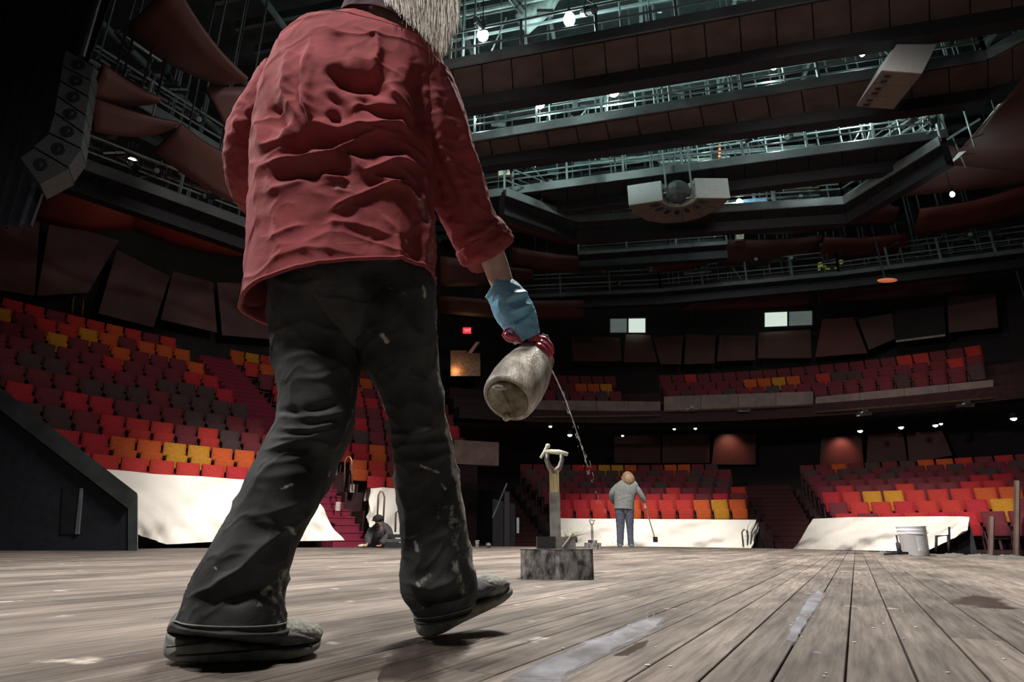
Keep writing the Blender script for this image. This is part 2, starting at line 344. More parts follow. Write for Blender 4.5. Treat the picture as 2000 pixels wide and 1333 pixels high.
# ------------------------------------------------------------------ seating
SEATS = []     # dicts: R az z bank row idx colour
def az_of(px, py, R): P = atR(px, py, R); return math.degrees(math.atan2(P[0]-CEN[0], P[1]-CEN[1]))
def tiers(name, label, rows, a0f, a1f, floor_z=-.6, m='tier', flat=.95, seg=3.0):
    """stepped platform carrying rows: rows [(R,z_seat_top)]"""
    t = thing(name, label, 'seating platform')
    for k, (R, z) in enumerate(rows):
        b = MB(); Rn = rows[k+1][0]-.42 if k+1 < len(rows) else R+.6
        a0, a1 = a0f(R), a1f(R); nn = max(2, int((a1-a0)/seg)); zf = z-flat
        base = floor_z if floor_z > -5 else zf-.5
        for i in range(nn):
            p, q = a0+(a1-a0)*i/nn, a0+(a1-a0)*(i+1)/nn
            B = [pol(R-.42, p, base), pol(R-.42, q, base), pol(Rn, q, base), pol(Rn, p, base)]
            b.hexa(B, [np.array([x[0], x[1], zf]) for x in B])
        b.build('tier', m, t)
    return t
def row_seats(bank, row, R, z, a0, a1, colours, from_right=True, pitch=.56):
    da = math.degrees(pitch/R); n_ = int((a1-a0-.6)/da)
    for i in range(n_):
        az = a1-.4-da*(i+.5) if from_right else a0+.4+da*(i+.5)
        SEATS.append(dict(R=R, az=az, z=z, bank=bank, row=row, i=i, c=colours[i % len(colours)] if callable(colours) is False else colours(i)))
AL = lambda R: -37.6-.8*(R-14.7)      # left edge of the alpine stairs
AR = lambda R: -33.6-.9*(R-14.7)
ysA = [892, 854, 814, 782, 752, 726, 702, 680, 658, 639]
rowsA = [(15.3+.9*k, atR(245, y, 15.3+.9*k)[2]) for k, y in enumerate(ysA)]
tiers('left_seating_bank', 'steep maroon stepped bank under the seats left of the crimson stairs', rowsA, lambda R: -62.3, AL)
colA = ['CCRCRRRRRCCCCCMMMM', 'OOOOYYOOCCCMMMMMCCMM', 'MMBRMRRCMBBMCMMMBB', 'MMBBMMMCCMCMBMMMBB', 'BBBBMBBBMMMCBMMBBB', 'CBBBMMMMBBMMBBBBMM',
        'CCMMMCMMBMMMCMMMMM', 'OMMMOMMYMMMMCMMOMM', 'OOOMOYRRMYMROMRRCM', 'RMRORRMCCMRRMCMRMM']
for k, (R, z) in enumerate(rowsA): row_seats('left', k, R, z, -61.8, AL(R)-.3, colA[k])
tiers('middle_left_seating_bank', 'steep stepped bank between the crimson stairs and the dark vomitory', rowsA, AR, lambda R: -25.2 if R < 17.6 else -18.6)
colB = ['CRCOMCRRCRCCRC', 'ORMCROROCRMCRC', 'RCOMMCMMCCMMMM', 'MMBMMBMMMMMMMM', 'BMMCMBCMMCMMCM', 'MMMCMMCMCMMCMR', 'CMMMCCCMMMMMMM', 'MRMCMMRMMMMMMM', 'ROMOOMMROMMMMM', 'OYROMRMMOMMMMM']
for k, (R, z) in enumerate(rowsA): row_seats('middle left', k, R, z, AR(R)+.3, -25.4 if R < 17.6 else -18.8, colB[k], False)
ysC = [977, 965, 953, 941, 930, 919, 908]
rowsC = [(16.0+.95*k, atR(1300, y, 16.0+.95*k)[2]) for k, y in enumerate(ysC)]
tiers('centre_seating_bank', 'low stepped bank behind the middle canvas tarp', rowsC, lambda R: -11.6, lambda R: 13.2)
colC = ['CCRRORRROYORCCRR', 'CCCCCRCRCMCMCMMM', 'MMMMMMMMRMMMRMMM', 'BMMBMBMMBMMBBMMM', 'MBBMMBMBMMMBBMMM', 'BMBBMBBMMBMMBMMM', 'MMMBRRYYOMMOOMBB']
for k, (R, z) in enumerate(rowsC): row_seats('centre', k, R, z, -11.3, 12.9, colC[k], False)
ysD = [1001, 978, 956, 943, 931, 919, 908, 897]
rowsD = [(14.4+.92*k, atR(1830, y, 14.4+.92*k)[2]) for k, y in enumerate(ysD)]
tiers('right_seating_bank', 'low stepped bank behind the right canvas tarp', rowsD, lambda R: 18.4, lambda R: 56)
colD = ['CMCRCCMMMMCMMRCM', 'MRRCRRCYMMRCMMRC', 'CRYYRRROORCRYYRC', 'MCMMRMMCCMMRRMMC', 'MMMMMMMMCCMMMMMC', 'MBMMBMMMMBMMCMMC', 'BMBBMBMMBMMBMMMM', 'MMOMBMBOORMCMCRM']
for k, (R, z) in enumerate(rowsD): row_seats('right', k, R, z, 18.8, 50, colD[k], False)
# balcony
ysE = [746, 730, 713]
rowsE = [(20.4+.9*k, atR(1600, y, 20.4+.9*k)[2]) for k, y in enumerate(ysE)]
tiers('balcony', 'dark upper balcony deck carrying three rows of seats', rowsE, lambda R: -19, lambda R: 44, floor_z=-9)
colE = ['MBMMBMMBMMMMMMMBMMMBMMMMMMMMMM', 'MMMMMMOOYOMRBBMMMMMRMMMMRMMMMMMMRMOMMM', 'MMRMMMMMMMMMMMMMMRRMMRMMMMRRROMMRROMMMMR']
for k, (R, z) in enumerate(rowsE):
    row_seats('balcony left', k, R, z, -14, 1.5, colE[k], False); row_seats('balcony', k, R, z, 5.4, 38.5, colE[k], False)

def seat_meshes():
    def curved(b, w, z0, z1, y, dep, tilt, bow, n=4, r=.03):
        # local: x tangent, y outward from the stage, z up; cushion bowed across its width
        V = []
        for yy in (0, dep):
            for j, zz in enumerate((z0, z0+r, z1-r, z1)):
                ins = r*.5 if j in (0, 3) else 0
                for i in range(n+1):
                    x = (i/n-.5)*(w-2*ins); yb = bow*(2*i/n-1)**2
                    V.append((x, y+yy*(1 if 0 < j < 3 else .8)+(.1*dep if (yy == 0 and j in (0, 3)) else 0)+tilt*(zz-z0)-yb, zz))
        m = n+1; Fs = []
        for j in range(3):
            for i in range(n):
                a = j*m+i; Fs.append((a, a+1, a+m+1, a+m)); c = a+4*m; Fs.append((c, c+m, c+m+1, c+1))
        for i in range(n): Fs.append((i, i+4*m, i+1+4*m, i+1)); a = 3*m+i; Fs.append((a, a+1, a+1+4*m, a+4*m))
        for j in range(3): a = j*m; Fs.append((a, a+m, a+m+4*m, a+4*m)); a = j*m+n; Fs.append((a, a+4*m, a+m+4*m, a+m))
        b.add(V, Fs)
    bk = MB(); curved(bk, .50, -.40, 0, 0, .07, .18, .02)
    pd = MB(); curved(pd, .46, -.62, -.30, -.17, .09, -.10, .01)
    ar = MB()
    for sx in (-.265,): ar.box((sx, -.10, -.36), .035, .30, .035); ar.box((sx, -.02, -.62), .03, .12, .55)
    ar.box((0, .02, -.66), .40, .05, .06); ar.box((0, .02, -.80), .05, .07, .28)
    return bk, pd, ar
bk, pd, ar = seat_meshes()
def seat_xf(s):
    P = pol(s['R'], s['az'], s['z']); return P, -math.radians(s['az'])
def hidden(s):
    P, _ = seat_xf(s); x, y, zc = [q[0] for q in proj(P)]; s['px'] = (x, y, zc)
    if x < -15 or x > 2015 or y > 1075: return True
    if y > 745+x*.78 and x < 262: return True                      # behind the black ramp
    for (y0, y1, x0, x1) in ((600, 700, 540, 850), (700, 860, 552, 680), (860, 960, 520, 635), (700, 860, 775, 862), (860, 990, 785, 885)):
        if y0 <= y < y1 and x0+14 < x < x1-14: return True         # behind the person in the maroon shirt
    return False
vis = [s for s in SEATS if not hidden(s)]; hid = [s for s in SEATS if hidden(s)]
vis.sort(key=lambda s: s['px'][2]-(0 if s['bank'].startswith('balcony') else .5))
mesh_c = {}
for k in SEATC:
    mesh_c[k] = (bk.mesh('backrest', 'seat'+k, True), pd.mesh('seat_pad', 'seat'+k, True))
arm_me = ar.mesh('armrest', 'seatframe')
WHERE = {'left': 'left bank, {r} row up, {i} from the stairs', 'middle left': 'bank right of the crimson stairs, {r} row, {i} seat in',
         'centre': 'centre bank, {r} row back, {i} seat from its left end', 'right': 'right bank, {r} row back, {i} seat from its left end',
         'balcony left': 'left part of the balcony, {r} row, {i} from left', 'balcony': 'right part of the balcony, {r} row, {i} from left'}
for s in vis[:300]:
    P, rz = seat_xf(s)
    t = thing('theatre_seat', SEATC[s['c']][0]+' seat in the '+WHERE[s['bank']].format(r=ordw(s['row']), i=ordw(s['i'])), 'seat', P, {'left': 'seats of the left bank', 'middle left': 'seats right of the crimson stairs', 'centre': 'seats of the centre bank', 'right': 'seats of the right bank'}.get(s['bank'], 'balcony seats'))
    t.rotation_euler = (0, 0, rz)
    for nm, me in (('backrest', mesh_c[s['c']][0]), ('seat_pad', mesh_c[s['c']][1]), ('armrest', arm_me)):
        o = bpy.data.objects.new(nm, me); o.parent = t; col.objects.link(o)
far = MB(); mats = []; facemat = []
for s in vis[300:]+hid:
    P, rz = seat_xf(s); c, q = math.cos(rz), math.sin(rz)
    for src, mk in ((bk, 'seat'+s['c']), (pd, 'seat'+s['c']), (ar, 'seatframe')):
        if mk not in mats: mats.append(mk)
        far.add([(P[0]+x*c-y*q, P[1]+x*q+y*c, P[2]+z) for x, y, z in src.v], src.f); facemat += [mats.index(mk)]*len(src.f)
fo = far.build('far_seats', mats[0]); [fo.data.materials.append(M[k]) for k in mats[1:]]
fo.data.polygons.foreach_set('material_index', facemat); tag(fo, 'remaining rows of red and brown theatre seats at the back and on the balcony', 'seats', kind='stuff')

# ------------------------------------------------------------------ stairs between the banks
def stairs(name, label, R0, R1, z0, z1, aL, aR, n, m, lights=False):
    t = thing(name, label, 'stairs')
    for i in range(n):
        ra, rb = R0+(R1-R0)*i/n, R0+(R1-R0)*(i+1)/n; z = z0+(z1-z0)*(i+1)/n
        B = [pol(ra, aL(ra), z-.5), pol(ra, aR(ra), z-.5), pol(rb+.02, aR(rb), z-.5), pol(rb+.02, aL(rb), z-.5)]
        b = MB(); b.hexa(B, [np.array([x[0], x[1], z]) for x in B])
        e = [pol(ra-.02, aL(ra), z-.03), pol(ra-.02, aR(ra), z-.03), pol(ra+.03, aR(ra), z-.03), pol(ra+.03, aL(ra), z-.03)]
        b.hexa(e, [x+np.array([0, 0, .045]) for x in e]); b.build('step', m, t)
    return t
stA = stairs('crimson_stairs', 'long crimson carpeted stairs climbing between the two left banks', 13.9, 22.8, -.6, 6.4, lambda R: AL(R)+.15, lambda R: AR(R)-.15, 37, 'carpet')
for k in range(9):
    R = 14.6+.9*k
    for f_az in (AL(R)+.3, AR(R)-.3):
        p = pol(R, f_az, rowsA[0][1]-.95+.5+(rowsA[1][1]-rowsA[0][1])*(k-.8))
        b = MB(); b.box(p, .10, .12, .22); o = b.build('step_end_block', 'edge', stA)
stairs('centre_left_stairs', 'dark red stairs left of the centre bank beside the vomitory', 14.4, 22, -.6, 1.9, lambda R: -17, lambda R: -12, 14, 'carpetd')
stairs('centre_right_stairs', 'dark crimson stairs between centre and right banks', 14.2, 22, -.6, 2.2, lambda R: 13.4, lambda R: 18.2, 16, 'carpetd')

# ------------------------------------------------------------------ canvas tarps
def lerp(a, b, t): return a+(b-a)*t
def poly_at(pts, t):
    t *= len(pts)-1; i = min(int(t), len(pts)-2); return lerp(np.asarray(pts[i], float), np.asarray(pts[i+1], float), t-i)
def tarp(name, label, top, bot, Rt, Rb, nx=60, ny=16, wr=.04, seed=0, m='canvas', drape=None):
    b = MB(); rg = np.random.default_rng(seed); ph = rg.uniform(0, 6, 8)
    V = []
    for j in range(ny+1):
        for i in range(nx+1):
            s, t = i/nx, j/ny
            A = atR(*poly_at(top, s), Rt); B = atR(*poly_at(bot, s), Rb); P = lerp(A, B, t)
            sag = .10*math.sin(math.pi*t)*(.6+.4*math.sin(5*s+ph[0])); k = 0
            k += wr*math.sin(2*math.pi*(3*s+1.2*t)+ph[1])+wr*.6*math.sin(2*math.pi*(7*s-2*t)+ph[2])*(t**.6)+wr*.8*max(0, math.sin(2*math.pi*(1.6*t+.8*s)+ph[3]))
            k += wr*.35*math.sin(2*math.pi*(17*s+3*t)+ph[4])*t
            d = norm([CEN[0]-P[0], CEN[1]-P[1], 0]); P = P+d*(k+sag)
            V.append(P)
    nb = len(V); back = [p-norm([CEN[0]-p[0], CEN[1]-p[1], -.3])*.012 for p in V]
    Fs = []; m_ = nx+1
    for j in range(ny):
        for i in range(nx):
            a = j*m_+i; Fs.append((a, a+m_, a+m_+1, a+1)); Fs.append((a+nb, a+1+nb, a+m_+1+nb, a+m_+nb))
    # a turned-back flap along the top, lying over the seats' front rail
    b.add(V+back, Fs)
    V2 = []
    for i in range(nx+1):
        A = V[i]; d = norm([A[0]-CEN[0], A[1]-CEN[1], 0]); V2 += [A, A+d*.35+np.array([0, 0, -.02]), A+d*.45+np.array([0, 0, -.3])]
    b.add(V2, [(i*3+j, i*3+3+j, i*3+4+j, i*3+1+j) for i in range(nx) for j in range(2)])
    o = b.build(name, m, None, True); tag(o, label, 'tarp'); return o
tarp('canvas_tarp', 'white canvas tarp covering the rail before the left bank', [(190, 916), (300, 926), (420, 934), (560, 942), (600, 958)], [(250, 1040), (330, 1064), (430, 1058), (560, 1058), (668, 1056)], 14.66, 14.1, seed=1, wr=.075)
tarp('canvas_tarp', 'small white canvas tarp behind the kneeling worker', [(722, 955), (745, 953), (790, 955), (850, 957)], [(716, 1010), (735, 1058), (790, 1068), (850, 1068)], 14.66, 14.2, nx=30, seed=2, wr=.05)
tarp('canvas_tarp', 'long white canvas tarp behind the standing person in grey', [(1092, 1013), (1200, 1014), (1350, 1015), (1476, 1016)], [(1086, 1070), (1200, 1071), (1350, 1072), (1462, 1072)], 14.85, 14.45, seed=3, wr=.05)
tarp('canvas_tarp', 'crumpled end of the middle tarp hanging by its handrail', [(1462, 1016), (1482, 1022)], [(1448, 1072), (1470, 1072)], 14.9, 14.2, nx=10, seed=7, wr=.09)
tarp('canvas_tarp', 'white canvas tarp behind the bucket on the right', [(1588, 1014), (1660, 1011), (1760, 1010), (1850, 1009), (1894, 1010)], [(1550, 1073), (1640, 1075), (1740, 1077), (1815, 1074), (1888, 1040)], 13.4, 12.9, seed=4, wr=.07)
# rails under the tarps carry them
for (lab, R, x0, x1, y, zz) in (('dark rail wall under the left tarp', 15.0, 210, 600, 950, 1.25), ('dark rail wall under the small tarp', 15.0, 725, 850, 965, 1.2), ('dark rail wall under the middle tarp', 15.2, 1095, 1480, 1025, .5), ('dark rail wall under the right tarp', 13.9, 1592, 1893, 1025, .45)):
    a0, a1 = az_of(x0, y, R), az_of(x1, y, R); b = MB(); arc_wall(b, R-.30, a0, a1, -.6, zz, .08, 14); tag(b.build('rail_wall', 'black'), lab, 'wall')

# black sloping ramp wall at stage left
rp = thing('ramp_wall', 'black sloping ramp wall at the left edge of the stage', 'wall', atY(250, 1075, 10.2))
def rampw(b):
    q = [atY(-260, 1076, 10.2), atY(252, 1076, 10.2), atY(252, 985, 10.2), atY(-260, 585, 10.2)]
    b.slab(q, .8, (-.5, .86, 0))
one(rampw, 'ramp_side', 'drape', rp)
def rampend(b): b.slab([atY(250, 1076, 10.18), atY(268, 1075, 10.2), atY(268, 966, 10.2), atY(250, 975, 10.18)], .75, (-.5, .86, 0))
one(rampend, 'end_post', 'steeld', rp)
def rampcap(b):
    b.slab([atY(-260, 600, 10.1), atY(250, 994, 10.1), atY(268, 964, 10.1), atY(-260, 556, 10.1)], .6, (-.5, .86, 0))
one(rampcap, 'sloping_cap', 'steeld', rp)
def rampslot(b): b.slab([atY(146, 1044, 10.17), atY(153, 1044, 10.17), atY(161, 954, 10.17), atY(156, 954, 10.17)], .03, (0, 1, 0))
one(rampslot, 'light_slit_strip', 'steel', rp)  # grey strip put in place of a slit of light on the wall
def rampdoor(b): b.slab([atY(118, 1044, 10.185), atY(146, 1044, 10.185), atY(156, 954, 10.185), atY(122, 951, 10.185)], .015, (0, 1, 0))
one(rampdoor, 'side_door', 'black', rp)

# ------------------------------------------------------------------ walls panels
def wpanel(q, R, parent, m='wpanel', th=.12, name='wall_panel'):
    P = [atR(x, y, R) for x, y in q]; c = sum(P)/4; d = norm([c[0]-CEN[0], c[1]-CEN[1], 0])
    b = MB(); b.slab(P, th, d); o = b.build(name, m, parent); return o
for q in [[(-40, 560), (68, 578), (78, 425), (-40, 420)], [(72, 578), (172, 572), (232, 470), (98, 430)], [(192, 612), (300, 640), (332, 540), (228, 488)], [(314, 624), (424, 650), (416, 552), (338, 530)], [(434, 655), (540, 664), (560, 556), (424, 552)]]:
    wpanel(q, 25.3, wall_left)
for q in [[(1400, 706), (1475, 704), (1475, 656), (1406, 655)], [(1480, 700), (1585, 700), (1583, 644), (1482, 650)], [(1592, 698), (1694, 690), (1667, 620), (1606, 624)], [(1697, 684), (1748, 662), (1742, 612), (1676, 625)],
          [(1853, 650), (1950, 640), (1944, 572), (1850, 582)], [(1290, 712), (1330, 712), (1334, 655), (1276, 660)], [(1336, 712), (1395, 710), (1398, 655), (1340, 652)],
          [(1120, 706), (1215, 706), (1210, 660), (1115, 656)], [(1218, 708), (1284, 708), (1270, 655), (1222, 652)]]:
    wpanel(q, 25.6, wall_back, 'panel' if q[0][0] != 1592 else 'panel2')
wpanel([(1748, 668), (1848, 655), (1842, 586), (1744, 592)], 25.4, wall_back, 'wall')
o = wpanel([(1750, 669), (1846, 657), (1846, 653), (1750, 665)], 25.2, wall_back, 'edge', .1, 'light_ledge')
for q in [[(1390, 908), (1476, 908), (1476, 848), (1396, 848)], [(1600, 922), (1688, 918), (1682, 850), (1604, 856)], [(1692, 905), (1772, 900), (1764, 845), (1696, 850)], [(1776, 905), (1860, 890), (1840, 842), (1770, 846)], [(1200, 905), (1290, 905), (1290, 850), (1200, 852)], [(1294, 905), (1386, 905), (1386, 848), (1294, 850)]]:
    wpanel(q, 26.6, wall_back, 'panel2')
# control-room windows
def window(name, q, R, m1, m2):
    w_ = struct(name); P = [atR(x, y, R) for x, y in q]; c = sum(P)/4; d = norm([c[0]-CEN[0], c[1]-CEN[1], 0])
    mid0, mid1 = lerp(P[0], P[1], .5), lerp(P[3], P[2], .5)
    b = MB(); b.slab([P[0], mid0, mid1, P[3]], .03, d); b.build('pane', m1, w_)
    b = MB(); b.slab([mid0, P[1], P[2], mid1], .03, d); b.build('pane', m2, w_)
    b = MB()
    for a, e in ((P[0], P[1]), (P[1], P[2]), (P[2], P[3]), (P[3], P[0]), (mid0, mid1)): b.tube([a-d*.03, e-d*.03], .05, 4)
    b.build('window_frame', 'steeld', w_)
window('window_1', [(1492, 641), (1588, 637), (1588, 606), (1492, 610)], 25.2, 'winlit', 'windim')
window('window_2', [(1190, 652), (1262, 652), (1262, 621), (1190, 622)], 25.2, 'windim', 'winlit')
# balcony fascia panels
fas = thing('parapet', 'brown panelled balcony front with small lamps along it', 'balcony front')
for q in [[(1592, 806), (1940, 778), (1940, 742), (1592, 776)], [(1296, 804), (1588, 792), (1588, 765), (1296, 775)], [(1040, 815), (1290, 812), (1290, 785), (1040, 782)]]:
    n_ = 4
    for i in range(n_):
        a, b2, c3, d4 = [np.array(p, float) for p in q]; qq = [tuple(lerp(a, b2, i/n_)+[.7, 0]), tuple(lerp(a, b2, (i+1)/n_)), tuple(lerp(d4, c3, (i+1)/n_)), tuple(lerp(d4, c3, i/n_)+[.7, 0])]
        wpanel(qq, 20.0, fas, 'fascia', .15, 'fascia_panel')
    b = MB(); b.tube([atR(*q[0], 19.9), atR(*q[1], 19.9)], .035, 6); b.build('fascia_trim', 'brass', fas)
for x, y in ((1687, 809), (1885, 793), (1452, 803), (1350, 802)):
    b = MB(); p = atR(x, y, 19.9); b.box(p, .5, .2, .12); b.box(p+[0, -.12, .1], .2, .1, .12); b.build('fascia_lamp', 'tin', fas)
# side fascia boxes: vomitory lintel left and right boxes
vm = thing('vomitory', 'dark entrance with brown lintel between left and centre banks', 'entrance', pol(15, -21, -.6))
def lint(b): arc_wall(b, 14.9, -24.3, -18.9, 2.25, 2.95, .3, 3)
one(lint, 'lintel', 'fascia', vm)
def vside(b):
    arc_wall(b, 15.1, -24.6, -18.4, -.6, .0, .2, 3)
    for a in (-25.3, -18.2):
        q = [pol(14.9, a, -.6), pol(18.5, a, -.6), pol(18.5, a, 3.4 if a < -20 else 1.8), pol(14.9, a, 2.9 if a < -20 else 1.5)]; b.slab(q, .15, (1, 0, 0))
one(vside, 'side_wall', 'black', vm)
def vback(b): q = [atR(880, 1068, 18.2), atR(968, 1068, 18.2), atR(968, 960, 18.2), atR(880, 960, 18.2)]; b.slab(q, .05, (0, 1, 0))
one(vback, 'back_wall', 'door', vm)
def vjamb(b): b.slab([atR(962, 1068, 15), atR(1006, 1068, 15), atR(1006, 985, 15), atR(962, 975, 15)], .2, (0, 1, 0))
one(vjamb, 'jamb', 'black', vm)
def vglow(b): b.slab([atR(1009, 1042, 14.9), atR(1014, 1042, 14.9), atR(1014, 1012, 14.9), atR(1009, 1012, 14.9)], .05, (0, 1, 0))
one(vglow, 'lit_slot', 'windim', vm)
point('vomitory_lamp', tuple(atR(950, 1030, 17.6)), 6, (.6, 1, .95))
# lit passage and exit sign
ps = thing('lit_passage', 'small orange lit stair passage below the red exit sign', 'passage', atR(905, 700, 24))
for nm, q, m in (('passage_wall', [(880, 735), (938, 735), (938, 690), (880, 690)], 'brass'), ('passage_soffit', [(880, 692), (912, 692), (912, 685), (880, 685)], 'brass'), ('stair_string', [(912, 692), (920, 692), (937, 668), (930, 668)], 'edge')):
    b = MB(); b.slab([atR(x, y, 24) for x, y in q], .1, (0, 1, 0)); b.build(nm, m, ps)
point('passage_lamp', tuple(atR(905, 705, 23)), 16, (1, .5, .2), .1)
ex = thing('exit_sign', 'small glowing red exit sign high on the dark back wall', 'sign', atR(912, 646, 23.5))
b = MB(); b.slab([atR(x, y, 23.5) for x, y in ((904, 651), (920, 651), (920, 640), (904, 640))], .08, (0, 1, 0)); b.build('sign_box', 'exitr', ex)
tx = bpy.data.curves.new('exit_text', 'FONT'); tx.body = 'EXIT'; tx.size = .17; tx.align_x = 'CENTER'; tx.align_y = 'CENTER'; tx.extrude = .004
to = bpy.data.objects.new('exit_text', tx); to.data.materials.append(M['exitw']); col.objects.link(to)
to.location = Vector(atR(912, 645.5, 23.5))+Vector((0, -.02, 0)); to.rotation_euler = (math.pi/2, 0, 0)
dg = bpy.context.evaluated_depsgraph_get(); me = bpy.data.meshes.new_from_object(to.evaluated_get(dg)); bpy.data.objects.remove(to)
et = bpy.data.objects.new('sign_letters', me); col.objects.link(et); et.parent = ex; et.location = (0, -.03, .0); et.rotation_euler = (math.pi/2, 0, 0)

# ------------------------------------------------------------------ acoustic clouds
def cloud(label, q, Y4, m='panel', bow=.4, th=.09, edge=None, nx=12, ny=4):
    """q: corner pixels far-left, far-right, near-right, near-left at forward distances Y4"""
    P = [atY(x, y, Y) for (x, y), Y in zip(q, Y4)]; nrm = norm(np.cross(P[1]-P[0], P[3]-P[0]))
    if nrm[2] > 0: nrm = -nrm
    V = []
    for j in range(ny+1):
        for i in range(nx+1):
            s, t = i/nx, j/ny; p = lerp(lerp(P[0], P[1], s), lerp(P[3], P[2], s), t)
            V.append(p+nrm*bow*(math.sin(math.pi*s)*.8+.2*math.sin(math.pi*t))-nrm*0)
    nb = len(V); V += [p-nrm*th for p in V]; m_ = nx+1; Fs = []
    for j in range(ny):
        for i in range(nx): a = j*m_+i; Fs += [(a, a+1, a+m_+1, a+m_), (a+nb, a+m_+nb, a+m_+1+nb, a+1+nb)]
    for i in range(nx): Fs += [(i, i+nb, i+1+nb, i+1)]; a = ny*m_+i; Fs += [(a, a+1, a+1+nb, a+nb)]
    for j in range(ny): a = j*m_; Fs += [(a, a+m_, a+m_+nb, a+nb)]; a = j*m_+nx; Fs += [(a, a+nb, a+m_+nb, a+m_)]
    t = thing('acoustic_panel', label, 'ceiling panel', P[0])
    b = MB(); b.add(V, Fs); b.build('panel_board', m, t, True)
    b = MB()
    for s in (.25, .75):
        p = lerp(P[0], P[1], s)*.5+lerp(P[3], P[2], s)*.5-nrm*.05; b.tube([p, [p[0], p[1], 17.4]], .02, 5)
    b.build('hanger_rod', 'steeld', t)
    if edge:
        a, c = edge; pts = [V[k] for k in ([ny*m_+i for i in range(m_)] if (a, c) == (3, 2) else [i for i in range(m_)])]
        b = MB()
        for i in range(len(pts)-1):
            b.hexa([pts[i]-nrm*.16, pts[i+1]-nrm*.16, pts[i+1]+nrm*.02, pts[i]+nrm*.02], [x+np.array([0, -.05, .02]) for x in (pts[i]-nrm*.16, pts[i+1]-nrm*.16, pts[i+1]+nrm*.02, pts[i]+nrm*.02)])
        b.build('pale_edge', 'edge', t)
    return t
cloud('broad brown ceiling panel at the upper left with a pale curved edge', [(240, 62), (425, 166), (482, 160), (335, -30)], (8.2, 9.4, 8.6, 6.6), bow=.15, edge=None)
cloud('dark red ceiling panel under the upper left catwalk', [(178, 190), (290, 206), (316, 197), (205, 130)], (7.9, 8.6, 8.4, 7.4), bow=.1)
cloud('long dark red ceiling panel beside the left speaker column', [(185, 258), (312, 262), (352, 242), (180, 192)], (8.4, 9.1, 8.8, 7.9), bow=.15)
cloud('dark red ceiling panel descending toward the left shoulder of the painter', [(300, 296), (455, 398), (446, 306), (352, 246)], (9.6, 11.0, 10.2, 9.0), bow=.1)
cloud('brown ceiling panel touching the left sleeve', [(440, 240), (500, 260), (520, 170), (402, 170)], (9.6, 10.2, 9.6, 9.0), bow=.1)
cloud('glowing red curved panel above the left seating bank', [(230, 440), (495, 508), (492, 470), (268, 366)], (17, 19, 18, 15.5), 'panel2', bow=.35)
cloud('dim red curved panel at the far left under the speaker column', [(60, 430), (262, 448), (262, 385), (110, 345)], (15, 17, 16, 14), 'panel2', bow=.3)
# right hand side
RP = cloud('huge curved brown panel at the right edge with a bright rim', [(1850, 322), (2080, 345), (2080, 60), (1996, 158)], (15, 13, 9, 10), bow=-.0)
# bright rim as a curved strip
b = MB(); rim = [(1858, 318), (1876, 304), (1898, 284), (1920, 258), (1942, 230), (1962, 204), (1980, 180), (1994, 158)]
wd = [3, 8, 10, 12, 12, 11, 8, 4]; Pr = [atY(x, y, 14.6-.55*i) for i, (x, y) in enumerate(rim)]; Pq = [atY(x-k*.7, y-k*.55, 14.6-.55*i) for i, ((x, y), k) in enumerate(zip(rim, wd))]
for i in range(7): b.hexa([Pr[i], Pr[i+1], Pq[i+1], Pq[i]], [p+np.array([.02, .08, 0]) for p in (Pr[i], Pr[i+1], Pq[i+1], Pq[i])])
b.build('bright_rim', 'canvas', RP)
cloud('large dark red ceiling panel at the right below the bright rim', [(1708, 388), (2060, 352), (2060, 330), (1852, 284)], (17, 15, 14, 15), bow=.12, edge=None)
cloud('small brown panel in the dark above the back rows on the right', [(1638, 440), (1745, 440), (1758, 408), (1702, 391)], (19.5, 19.5, 18, 18), bow=.08)
cloud('brown rectangular panel right of the hanging centre speakers', [(1451, 457), (1634, 450), (1640, 413), (1451, 424)], (19.5, 19.5, 18, 18), bow=.1)
cloud('dark red curved panel above the yellow braced frame', [(1598, 507), (1784, 490), (1772, 458), (1611, 466)], (21, 20.5, 19, 19.5), 'panel2', bow=.15)
cloud('bright red ceiling panel near the right edge', [(1782, 462), (2040, 410), (2040, 352), (1798, 412)], (19, 17, 15.5, 17), 'panel2', bow=.2)
cloud('dark red curved panel in the middle over the balcony', [(1268, 532), (1380, 520), (1410, 490), (1264, 510)], (21.5, 21.5, 20, 20), 'panel2', bow=.1)
cloud('brown curved panel right of the painter forearm', [(980, 442), (1120, 482), (1142, 462), (1020, 412)], (19.5, 20.5, 19.5, 18.5), bow=.1, edge=(3, 2))
cloud('brown panel left of the centre catwalk bend', [(1150, 478), (1262, 480), (1258, 448), (1152, 440)], (20.5, 20.5, 19.5, 19.5), bow=.1)
cloud('long brown panel behind the painter elbow', [(1000, 524), (1188, 534), (1176, 505), (1000, 484)], (21.5, 22, 20.5, 20.5), bow=.15)
cloud('low brown panel above the dark middle gallery', [(860, 560), (1044, 550), (1040, 528), (860, 500)], (21.5, 22.5, 21, 20.5), bow=.15)
cloud('dark brown panel between the centre speakers and the right frame', [(1400, 520), (1594, 498), (1606, 462), (1420, 470)], (21.5, 21, 19.5, 20), bow=.15)
cloud('lowest dark red panel over the lit windows', [(1330, 606), (1590, 600), (1600, 562), (1400, 566)], (23.5, 23, 22, 22.5), 'panel', bow=.15)
cloud('lowest dark panel over the right balcony', [(1600, 592), (1900, 568), (1900, 540), (1600, 560)], (23.5, 21.5, 20.5, 22.5), 'wpanel', bow=.2)
cloud('lowest brown panel over the exit passage', [(860, 612), (1140, 626), (1140, 588), (860, 580)], (23.5, 23.5, 22.5, 22.5), 'panel', bow=.15)
cloud('rust curved panel behind the painter waist on the left', [(500, 545), (560, 560), (560, 520), (500, 505)], (20, 20.5, 19.5, 19), 'panel', bow=.1)

